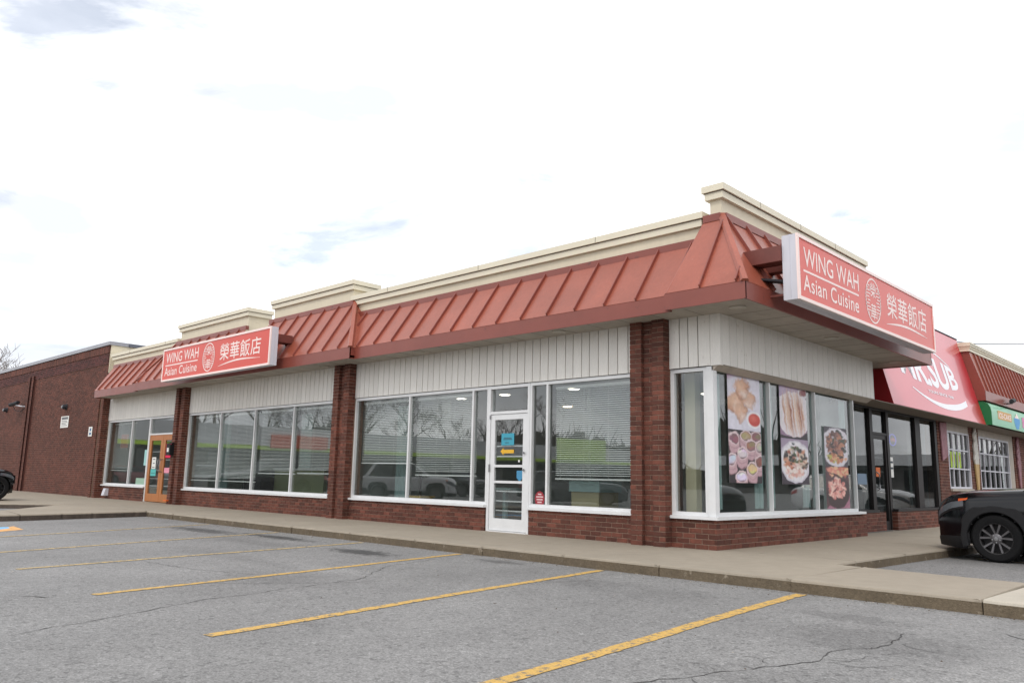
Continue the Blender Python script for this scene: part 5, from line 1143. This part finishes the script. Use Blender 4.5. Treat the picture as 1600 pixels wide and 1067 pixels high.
# ------------------------------------------------------------------ cars
def car(name, label, loc, rot, paint, L_=4.6, W=.925, roof=1.68, belt=1.06, hood=(.80, .97, 1.02, 1.06), wheel_r=.345, wb=2.69, fo=.93, suv=True, detail=True, group=None, ws=(1.25, 1.95), rear=(.35, .75), rimm=None):
    """nose at local x = 0 pointing -X, tail at +L; local ground z = 0."""
    T = thing(name, label, 'car', loc, group); T.rotation_euler = (0, 0, rot); ORG[T.name] = (0, 0, 0)
    rimm = rimm or M_rim
    wx = (fo, fo+wb); ar = wheel_r+.055; sill = .30 if suv else .20
    def zs(u):   # shoulder height
        if u < .25: return hood[0]+(hood[1]-hood[0])*(u/.25)**.6
        if u < .6: return hood[1]+(hood[2]-hood[1])*(u-.25)/.35
        if u < 1.3: return hood[2]+(hood[3]-hood[2])*(u-.6)/.7
        if u > L_-.35: return belt-(.14)*((u-L_+.35)/.35)**2
        return hood[3]+(belt-hood[3])*min(1, (u-1.3)/.5)
    def hw(u):
        if u < .55: return W*(1-.30*(1-u/.55)**2.2)
        if u > L_-.5: return W*(1-.16*((u-L_+.5)/.5)**2.2)
        return W
    def zb(u): 
        if u < .5: return (.17 if suv else .19)+.03*(1-u/.5)
        if u > L_-.5: return sill+.12*((u-L_+.5)/.5)
        return sill-.03
    def sec(u):
        w_, z0, z1 = hw(u), zb(u), zs(u); cr_ = .035 if u > 1.3 else .05
        mid = z0+(z1-z0)*.62
        return [(w_-.05, z0), (w_-.005, z0+.10), (w_, z0+(z1-z0)*.40), (w_-.004, mid), (w_-.022, z1-.10), (w_-.045, z1-.035), (w_-.085, z1-.004), (w_-.16, z1+.012), (w_*.5, z1+cr_-.01), (0, z1+cr_)]
    us = sorted(set([0, .04, .1, .18, .28, .4]+[round(v, 3) for v in np.arange(.5, L_-.45, .05)]+[L_-.4, L_-.28, L_-.16, L_-.07, L_]))
    b = MB(); K = 10; idx = {}
    secs = [sec(u) for u in us]
    # refine each side section for arch cutting
    def refine(s_):
        out_ = []
        for (p, q) in zip(s_[:-1], s_[1:]):
            n_ = max(1, int(abs(q[1]-p[1])/.05));
            for i in range(n_): out_.append((p[0]+(q[0]-p[0])*i/n_, p[1]+(q[1]-p[1])*i/n_))
        out_.append(s_[-1]); return out_
    RN = 26
    def resample(s_):   # fixed number of points, arc-length
        P_ = np.array(s_); d = np.r_[0, np.cumsum(np.hypot(*(P_[1:]-P_[:-1]).T))]; 
        side = d[6]; t1 = np.linspace(0, side, 18); t2 = np.linspace(side, d[-1], 9)[1:]; tt = np.r_[t1, t2]
        return np.c_[np.interp(tt, d, P_[:, 0]), np.interp(tt, d, P_[:, 1])]
    G = [resample(s_) for s_ in secs]; n = len(G[0])
    for sg in (1, -1):
        vid = np.zeros((len(us), n), int); vl = []
        for i, u in enumerate(us):
            for j in range(n):
                y_, z_ = G[i][j]; x_ = u
                if j < 14:
                    for c in wx:
                        dx, dz = x_-c, z_-wheel_r; r_ = math.hypot(dx, dz)
                        if ar-.001 > r_ > ar-.045 or ar < r_ < ar+.0: 
                            x_ = c+dx/r_*ar; z_ = wheel_r+dz/r_*ar
                vl.append((x_, sg*y_, z_)); vid[i, j] = len(vl)-1
        fs = []
        for i in range(len(us)-1):
            for j in range(n-1):
                q = [vid[i, j], vid[i+1, j], vid[i+1, j+1], vid[i, j+1]]; cx = sum(vl[k][0] for k in q)/4; cz = sum(vl[k][2] for k in q)/4
                if j < 16 and any(math.hypot(cx-c, cz-wheel_r) < ar-.012 for c in wx): continue
                fs.append(tuple(q) if sg == 1 else tuple(q[::-1]))
        # nose and tail caps
        for i in (0, len(us)-1):
            c = [vid[i, j] for j in range(n)]; ce = len(vl); vl.append((us[i]-(.05 if i == 0 else -.04), 0, G[i][0][1])); vl.append((us[i]-(.05 if i == 0 else -.04), 0, G[i][-1][1]))
            fs.append(tuple(c+[ce]) if (i == 0) == (sg == 1) else tuple((c+[ce])[::-1]))
        b.add(vl, fs)
    body = b.build('body', paint, T, smooth=True, recalc=False)
    # under body / wheel wells
    b = MB(); b.box(.25, L_-.25, -W+.20, W-.20, sill-.06, .62); 
    for c in wx:
        b.box(c-ar-.02, c+ar+.02, -W+.19, W-.19, .30, .80)
        for sg in (1, -1):
            n_ = 18; vs = []; f_ = []
            for i in range(n_+1):
                a = math.pi*1.06*i/n_-.03*math.pi; vs += [(c+ar*math.cos(a), sg*(W-.03), wheel_r+ar*math.sin(a)), (c+ar*math.cos(a), sg*(W-.30), wheel_r+ar*math.sin(a))]
                if i: f_.append((2*i-2, 2*i-1, 2*i+1, 2*i))
            b.add(vs, f_)
    b.build('underbody', M_well, T, recalc=False)
    # greenhouse
    y0, y1 = W-.075, W-.27; zb_ = belt-.03
    f0, f1 = ws; r1, r0 = L_-rear[1], L_-rear[0]
    q = lambda x, y_, z_: (x, y_, z_)
    b = MB(); b.hexa([q(f0, y0, zb_), q(r0, y0, zb_), q(r0, -y0, zb_), q(f0, -y0, zb_), q(f1, y1, roof-.05), q(r1, y1, roof-.05), q(r1, -y1, roof-.05), q(f1, -y1, roof-.05)]); b.build('cabin_glass', M_carglass, T)
    b = MB(); b.hexa([q(f1-.05, y1+.02, roof-.052), q(r1+.06, y1+.02, roof-.052), q(r1+.06, -y1-.02, roof-.052), q(f1-.05, -y1-.02, roof-.052), q(f1+.12, y1-.10, roof), q(r1-.15, y1-.10, roof), q(r1-.15, -y1+.10, roof), q(f1+.12, -y1+.10, roof)]); b.build('roof_skin', paint, T)
    def post(x0, x1, wd, m_=paint):
        for sg in (1, -1):
            b = MB(); e = .012; b.hexa([q(x0, sg*(y0+e), zb_), q(x0+wd, sg*(y0+e), zb_), q(x0+wd, sg*(y0-.04), zb_), q(x0, sg*(y0-.04), zb_), q(x1, sg*(y1+e), roof-.045), q(x1+wd*.8, sg*(y1+e), roof-.045), q(x1+wd*.8, sg*(y1-.04), roof-.045), q(x1, sg*(y1-.04), roof-.045)]); b.build('pillar', m_, T)
    post(f0-.04, f1-.04, .07); post(r0-.16 if suv else r0-.12, r1-.14 if suv else r1-.05, .2 if suv else .12); mid = (f1+r1)/2; post(mid, mid, .08, M_black); 
    # wheels
    for c in wx:
        for sg in (1, -1):
            yc = sg*(W-.115); ww = .115; b = MB(); r_ = wheel_r
            b.lathe([(r_*.66, -ww*.92), (r_*.70, -ww), (r_*.90, -ww), (r_*.975, -ww*.82), (r_, -ww*.6), (r_, ww*.6), (r_*.975, ww*.82), (r_*.90, ww), (r_*.70, ww), (r_*.66, ww*.92)], (c, yc, r_), 'Y', 40)
            wl = b.build('wheel', M_rubber, T, smooth=True)
            if detail:
                b = MB(); b.lathe([(r_*.67, sg*ww*.90), (r_*.655, sg*ww*.96), (r_*.62, sg*ww*.90), (r_*.60, -sg*ww*.2), (.0, -sg*ww*.25)], (c, yc, r_), 'Y', 36); b.build('rim_barrel', mat('rim_shadow', s2l(44, 43, 44), .6, metal=.3), wl, smooth=True)
                b = MB(); yo = yc+sg*ww*.90; yi = yc+sg*ww*.55
                for k in range(5):
                    for dd in (-1, 1):
                        a = math.radians(90+72*k); a2 = a+dd*.30; a1 = a+dd*.10
                        p0 = Vector((math.cos(a1)*.055, 0, math.sin(a1)*.055)); p1 = Vector((math.cos(a2)*r_*.655, 0, math.sin(a2)*r_*.655)); d = (p1-p0).normalized(); s_ = Vector((-d.z, 0, d.x))
                        h0, h1 = .014, .019; P4 = [p0-s_*h0, p1-s_*h1, p1+s_*h1, p0+s_*h0]
                        b.hexa([(c+v.x, yi, r_+v.z) for v in P4]+[(c+v.x*(1), yo-sg*.012*(i in (0, 3)), r_+v.z) for i, v in enumerate([p0-s_*h0*.7, p1-s_*h1*.8, p1+s_*h1*.8, p0+s_*h0*.7])])
                b.build('spokes', rimm, wl)
                b = MB(); b.lathe([(.075, -sg*.02), (.075, sg*.0), (.05, sg*.012), (.0, sg*.013)], (c, yo-sg*.008, r_), 'Y', 20); b.build('hub', rimm, wl, smooth=True)
                b = MB(); b.lathe([(.028, 0), (.028, sg*.004), (0, sg*.005)], (c, yo+sg*.006, r_), 'Y', 16); b.build('hub_badge', M_steel, wl)
                for k in range(5): a = math.radians(54+72*k); b = MB(); b.lathe([(.011, 0), (.011, sg*.01), (0, sg*.011)], (c+.052*math.cos(a), yo-.003*sg, r_+.052*math.sin(a)), 'Y', 8); b.build('lug_nut', M_steel, wl)
            else:
                b = MB(); b.lathe([(r_*.67, sg*ww*.94), (r_*.3, sg*ww*.80), (0, sg*ww*.85)], (c, yc, r_), 'Y', 20); b.build('rim', M_rim, wl, smooth=True)
            if suv:      # squared wheel-arch cladding
                b = MB(); n_ = 28; vs = []; f_ = []
                for i in range(n_+1):
                    a = R(-18)+R(216)*i/n_; sq = 1/max(abs(math.cos(a)), abs(math.sin(a)), .80); ro = (ar+.065)*min(1.14, sq*.97) if True else ar
                    ro = max(ro, ar+.075); ri = ar-.018
                    ca, sa = math.cos(a), math.sin(a); y_ = sg*(W+.012)
                    if wheel_r+ri*sa < sill-.1: continue
                    vs += [(c+ri*ca, sg*(W-.06), wheel_r+ri*sa), (c+ri*ca, y_-sg*.004, wheel_r+ri*sa), (c+(ri+.012)*ca, y_+sg*.008, wheel_r+(ri+.012)*sa), (c+(ro-.01)*ca, y_+sg*.004, wheel_r+(ro-.01)*sa), (c+ro*ca, y_-sg*.012, wheel_r+ro*sa), (c+ro*ca, sg*(W-.06), wheel_r+ro*sa)]
                m_ = len(vs)//6
                for i in range(m_-1):
                    for j in range(5): f_.append((6*i+j, 6*i+j+1, 6*(i+1)+j+1, 6*(i+1)+j))
                b.add(vs, f_); b.build('arch_cladding', M_black, T, smooth=True)
    def surf(u, t_, sg, off):   # point on the side surface at height fraction t_
        w_, z0, z1 = hw(u), zb(u), zs(u); prof_ = sec(u)[:9]; z_ = z0+(z1-z0)*t_
        zz_ = [p[1] for p in prof_]; y_ = float(np.interp(z_, zz_, [p[0] for p in prof_])); return (u-off*.6 if u < .5 else u, sg*(y_+off), z_)
    def patch(name_, m_, u0, u1, tf0, tf1, off=.006, parent=T, nu=8, nt_=4, sides=(1, -1)):
        for sg in sides:
            b = MB(); vs = []; f_ = []
            for i in range(nu+1):
                u = u0+(u1-u0)*i/nu
                for j in range(nt_+1):
                    t_ = tf0(i/nu)+(tf1(i/nu)-tf0(i/nu))*j/nt_; vs.append(surf(u, t_, sg, off))
            for i in range(nu):
                for j in range(nt_): a = i*(nt_+1)+j; f_.append((a, a+1, a+nt_+2, a+nt_+1))
            m2 = len(vs); inner = [(x, y-sg*.02, z) for x, y, z in vs]; bd = []
            b.add(vs, f_); b.build(name_, m_, parent, smooth=True)
    patch('headlight', M_lens, .0, .44, lambda q_: .70+.07*q_, lambda q_: .84+.06*q_-.03*q_*q_)
    patch('headlight_trim', M_black, .0, .46, lambda q_: .64+.10*q_, lambda q_: .695+.075*q_, .007)
    if suv: patch('side_marker', M_amber, .37, .50, lambda q_: .865+.01*q_, lambda q_: .915-.01*q_, .010)
    patch('tail_light', mat('tail_lens', s2l(150, 24, 24), .2, coat=1), L_-.28, L_, lambda q_: .72, lambda q_: .92)
    if suv:
        patch('bumper_cladding', M_black, .0, .50, lambda q_: .0, lambda q_: .22, .010); patch('sill_cladding', M_black, fo+ar+.02, fo+wb-ar-.02, lambda q_: 0, lambda q_: .20, .012, nu=14)
        patch('bumper_cladding', M_black, L_-.5, L_, lambda q_: .0, lambda q_: .25, .010)
    for xs_ in ((f0+.12), (mid+.05)):      # door shut lines and handles
        patch('door_gap', M_char, xs_, xs_+.008, lambda q_: .16, lambda q_: .97, .002, nu=1, nt_=8)
    for xs_ in (mid-.25, mid+.75): patch('door_handle', paint, xs_, xs_+.18, lambda q_: .80, lambda q_: .83, .02, nu=2, nt_=1)
    for sg in (1, -1):
        b = MB(); b.hexa([(f0+.20, sg*(W-.02), belt+.02), (f0+.34, sg*(W-.02), belt+.02), (f0+.36, sg*(W+.16), belt+.03), (f0+.24, sg*(W+.16), belt+.03), (f0+.22, sg*(W-.02), belt+.15), (f0+.34, sg*(W-.02), belt+.15), (f0+.36, sg*(W+.16), belt+.17), (f0+.26, sg*(W+.16), belt+.17)]); b.build('mirror', paint, T)
    b = MB(); b.hexa([(-.062, -.5, .5), (-.062, .5, .5), (-.04, .55, .5), (-.04, -.55, .5), (-.058, -.5, .74), (-.058, .5, .74), (-.03, .55, .74), (-.03, -.55, .74)]); b.build('grille', M_black, T)
    return T
suv = car('parked_suv', 'black SUV parked nose-in to the kerb at the right edge', (1.92, 4.235, GZ), R(-1.5), M_blackpaint, fo=.85)
# HYBRID badge on the front door
b = MB(); b.mp = ID; add_text(b, 'HYBRID', 1.30, 1.52, .925, .95, lambda u, v: (u, -.945, v), bold=.02); o = b.build('door_badge', M_steel, suv, recalc=False)
GRC = 'cars in the lot mirrored in the shop windows'
car('parked_car', 'dark hatchback partly in view at the left edge in front of the plain brick wall', (-22.28, -3.25, 0.0), R(-90), M_blackpaint, L_=4.3, W=.88, roof=1.5, belt=.98, hood=(.76, .88, .92, .98), wheel_r=.36, wb=2.6, fo=.52, suv=False, rimm=M_rubber)
M_pw = mat('white_car_paint', (.62, .63, .64), .3, coat=1); M_pr = mat('red_car_paint', (.16, .012, .02), .3, coat=1); M_ps = mat('silver_car_paint', (.34, .35, .37), .35, metal=.3, coat=1); M_pg = mat('grey_car_paint', (.05, .052, .06), .3, coat=1)
car('parked_car', 'white crossover across the lot, mirrored low in the window left of the white door', (-22.6, -15.4, GZ), R(135), M_pw, detail=False, group=GRC)
car('parked_car', 'dark grey sedan across the lot, mirrored in the window right of the white door', (-15.3, -18.8, GZ), R(132), M_pg, L_=4.7, roof=1.45, belt=.98, hood=(.68, .85, .92, .96), suv=False, detail=False, group=GRC)
car('parked_car', 'silver sedan across the lot, mirrored in the four-pane window', (-34.4, -11.4, GZ), R(118), M_ps, L_=4.8, roof=1.45, belt=.96, hood=(.68, .85, .92, .96), suv=False, detail=False, group=GRC, ws=(1.2, 2.0), rear=(.5, 1.2))
car('parked_car', 'dark red sedan across the lot, mirrored in the window beside the wooden doors', (-60.2, -17.3, GZ), R(110), M_pr, L_=4.8, roof=1.45, belt=.96, hood=(.68, .85, .92, .96), suv=False, detail=False, group=GRC, ws=(1.2, 2.0), rear=(.5, 1.2))
car('parked_car', 'black sedan across the lot, mirrored in the narrow pane by the white door', (-27.5, -22.0, GZ), R(176), M_blackpaint, L_=4.7, roof=1.46, belt=.98, hood=(.68, .85, .92, .96), suv=False, detail=False, group=GRC)
car('parked_car', 'white sedan beyond the black SUV, mirrored in the dark shopfront', (2.2, 18.6, GZ), R(-2), M_pw, L_=4.7, roof=1.46, belt=.98, hood=(.68, .85, .92, .96), suv=False, detail=False, group=GRC)
car('parked_car', 'grey crossover in the second row, mirrored in the poster window', (9.0, 1.2, GZ), R(95), M_pg, detail=False, group=GRC)

# ------------------------------------------------------------------ plaza wing across the lot (seen mirrored in the glass)
OP = thing('opposite_plaza', 'long white-fronted plaza with lime stripe, mirrored in the shop front windows', 'building', (-66, -45, GZ))
b = MB(); b.box(-78, -62.5, -90, -14, GZ-.1, 3.1); b.build('wall', mat('plaza_wall', s2l(96, 92, 90), .8, noise=(.3, .3, (1, 1, 1))), OP)
b = MB(); b.box(-78, -61.6, -90, -14, 3.45, 5.2); b.build('white_band', mat('plaza_white', s2l(206, 208, 210), .7, noise=(.2, .08, (1, 1, 1))), OP)
M_lime = mat('lime_paint', s2l(176, 214, 40), .6)
b = MB(); b.box(-61.62, -61.5, -90, -36, 3.10, 3.449); b.box(-78, -61.62, -90, -14, 3.101, 3.449); b.build('lime_stripe', M_lime, OP)
b = MB(); b.box(-61.59, -61.3, -78, -68, 3.46, 6.3); b.build('lime_panel', M_lime, OP)
b = MB(); b.box(-61.59, -61.4, -33.5, -27.5, 3.3, 4.5); b.build('orange_panel', mat('plaza_orange', s2l(214, 84, 44), .6), OP)
for k in range(12): b = MB(); b.box(-62.49, -62.4, -88+6.2*k, -84+6.2*k, .6, 2.8); b.build('window', M_carglass, OP)
SP = thing('side_plaza', 'pale strip of shops across the inner lot, mirrored in the dark shopfront', 'building', (35, 79, GZ))
b = MB(); b.box(8, 62, 76, 84, GZ-.1, 3.0); b.build('wall', MATS['plaza_wall'], SP); b = MB(); b.box(7.5, 62.5, 74.5, 84, 3.0, 4.1); b.build('white_band', MATS['plaza_white'], SP)
for k in range(8): b = MB(); b.box(10+6.5*k, 14.5+6.5*k, 75.9, 75.99, .5, 2.6); b.build('window', M_carglass, SP)

# ------------------------------------------------------------------ far woods added out of view to darken reflections (mirrored only)
def wood(name, pts, h, seed):
    rs = random.Random(seed); b = MB()
    for (p, q) in zip(pts[:-1], pts[1:]):
        p = Vector(p); q = Vector(q); n = int((q-p).length/1.1)
        for i in range(n):
            c = p.lerp(q, i/n); hh = h*(.62+.38*math.sin(i*.11+seed)*math.sin(i*.037+1))+rs.uniform(-1, 1)
            for k in range(9):
                x, y = c.x+rs.uniform(-3, 3), c.y+rs.uniform(-3, 3); z0 = rs.uniform(0, hh*.55); a = rs.random()*6.28; l_ = rs.uniform(.8, 3.0)
                b.tube([(x, y, GZ+z0), (x+l_*.4*math.cos(a), y+l_*.4*math.sin(a), GZ+z0+hh*.25), (x+l_*math.cos(a), y+l_*math.sin(a), GZ+z0+hh*.45)], [.16, .10, .03], 3, cap=False)
            w_ = rs.uniform(1.5, 3); b.hexa([(c.x-w_, c.y-w_, GZ), (c.x+w_, c.y-w_, GZ), (c.x+w_, c.y+w_, GZ), (c.x-w_, c.y+w_, GZ), (c.x-w_*.5, c.y-w_*.5, GZ+hh*rs.uniform(.6, .85)), (c.x+w_*.6, c.y-w_*.5, GZ+hh*rs.uniform(.6, .85)), (c.x+w_*.5, c.y+w_*.6, GZ+hh*.7), (c.x-w_*.5, c.y+w_*.5, GZ+hh*.72)])
    o = b.build(name, mat('offscreen_wood', s2l(72, 66, 58), .95, noise=(.5, .35, (1, 1, 1))), recalc=False); o['kind'] = 'stuff'; return o
wood('offscreen_wood', [(-90, -95), (-30, -100), (60, -90)], 11, 1)
wood('offscreen_wood', [(60, -60), (62, 0), (66, 60)], 12, 2)
wood('offscreen_wood', [(70, 60), (48, 98), (4, 112)], 15, 3)
wood('offscreen_wood', [(-80, -18), (-82, -50), (-80, -95)], 11.5, 4)
# ------------------------------------------------------------------ bare trees
M_bark = mat('bark', s2l(112, 100, 92), .9, noise=(4, .2, (1, 1, 1)))
def bare_tree(loc, h, label, seed, depth=6, spread=.55, group=None):
    rs = random.Random(seed); T = thing('bare_tree', label, 'tree', loc, group); tr = MB(); cr_ = MB()
    def grow(p, d, ln, r_, lv):
        n_ = 3; pts = [p]; q = p; dd = d
        for i in range(n_):
            dd = (dd+Vector((rs.uniform(-1, 1), rs.uniform(-1, 1), rs.uniform(-.3, .7)))*.12).normalized(); q = q+dd*ln/n_; pts.append(q)
        rr = [r_*(1-.35*i/n_) for i in range(n_+1)]
        (tr if lv == 0 else cr_).tube(pts, rr, 6 if lv < 2 else 3, cap=False)
        if lv >= depth: return
        k = rs.choice((2, 3, 3)) if lv else 4
        for j in range(k):
            a = rs.random()*6.28; t_ = rs.uniform(.35, 1) if lv else rs.uniform(.6, 1); st = pts[min(n_, max(1, int(round(t_*n_))))]
            side = Vector((math.cos(a), math.sin(a), .15)); nd2 = (dd*(1-spread)+side*spread*rs.uniform(.6, 1.2)+Vector((0, 0, .12))).normalized()
            grow(st, nd2, ln*rs.uniform(.62, .82), max(.018, rr[-1]*rs.uniform(.55, .75)), lv+1)
    grow(Vector(loc), Vector((0, 0, 1)), h*.30, h*.022, 0)
    tr.build('trunk', M_bark, T, recalc=False); cr_.build('crown', M_bark, T, recalc=False)
    return T
bare_tree((-108, 12.5, GZ), 21, 'bare leafless tree whose top shows above the plain brick wall at the far left', 5, depth=7, spread=.5)
GT = 'bare trees behind the plazas, mirrored in the glass'
trees = [bare_tree((-84, -40, GZ), 17, 'bare tree behind the lime-striped plaza, mirrored in the glass', 11, group=GT), bare_tree((-86, -62, GZ), 19, 'bare tree behind the lime-striped plaza, mirrored in the glass', 12, group=GT), bare_tree((58, 4, GZ), 17, 'bare tree behind the pale side plaza, mirrored in the glass', 13, group=GT)]
r_ = random.Random(2)
for (x, y_) in ((-83, -48), (-85, -54), (-84, -69), (-82, -76), (-86, -34), (-84, -26), (-83, -84)):
    c = copy_tree(trees[r_.randint(0, 1)]); c.location = (x, y_, GZ); c.rotation_euler = (0, 0, r_.random()*6); c.scale = (r_.uniform(.8, 1.15),)*3
for (x, y_) in ((57, -10), (59, 14), (57, 24), (60, 34)):
    c = copy_tree(trees[2]); c.location = (x, y_, GZ); c.rotation_euler = (0, 0, r_.random()*6); c.scale = (r_.uniform(.8, 1.15),)*3; c['label'] = trees[2]['label']
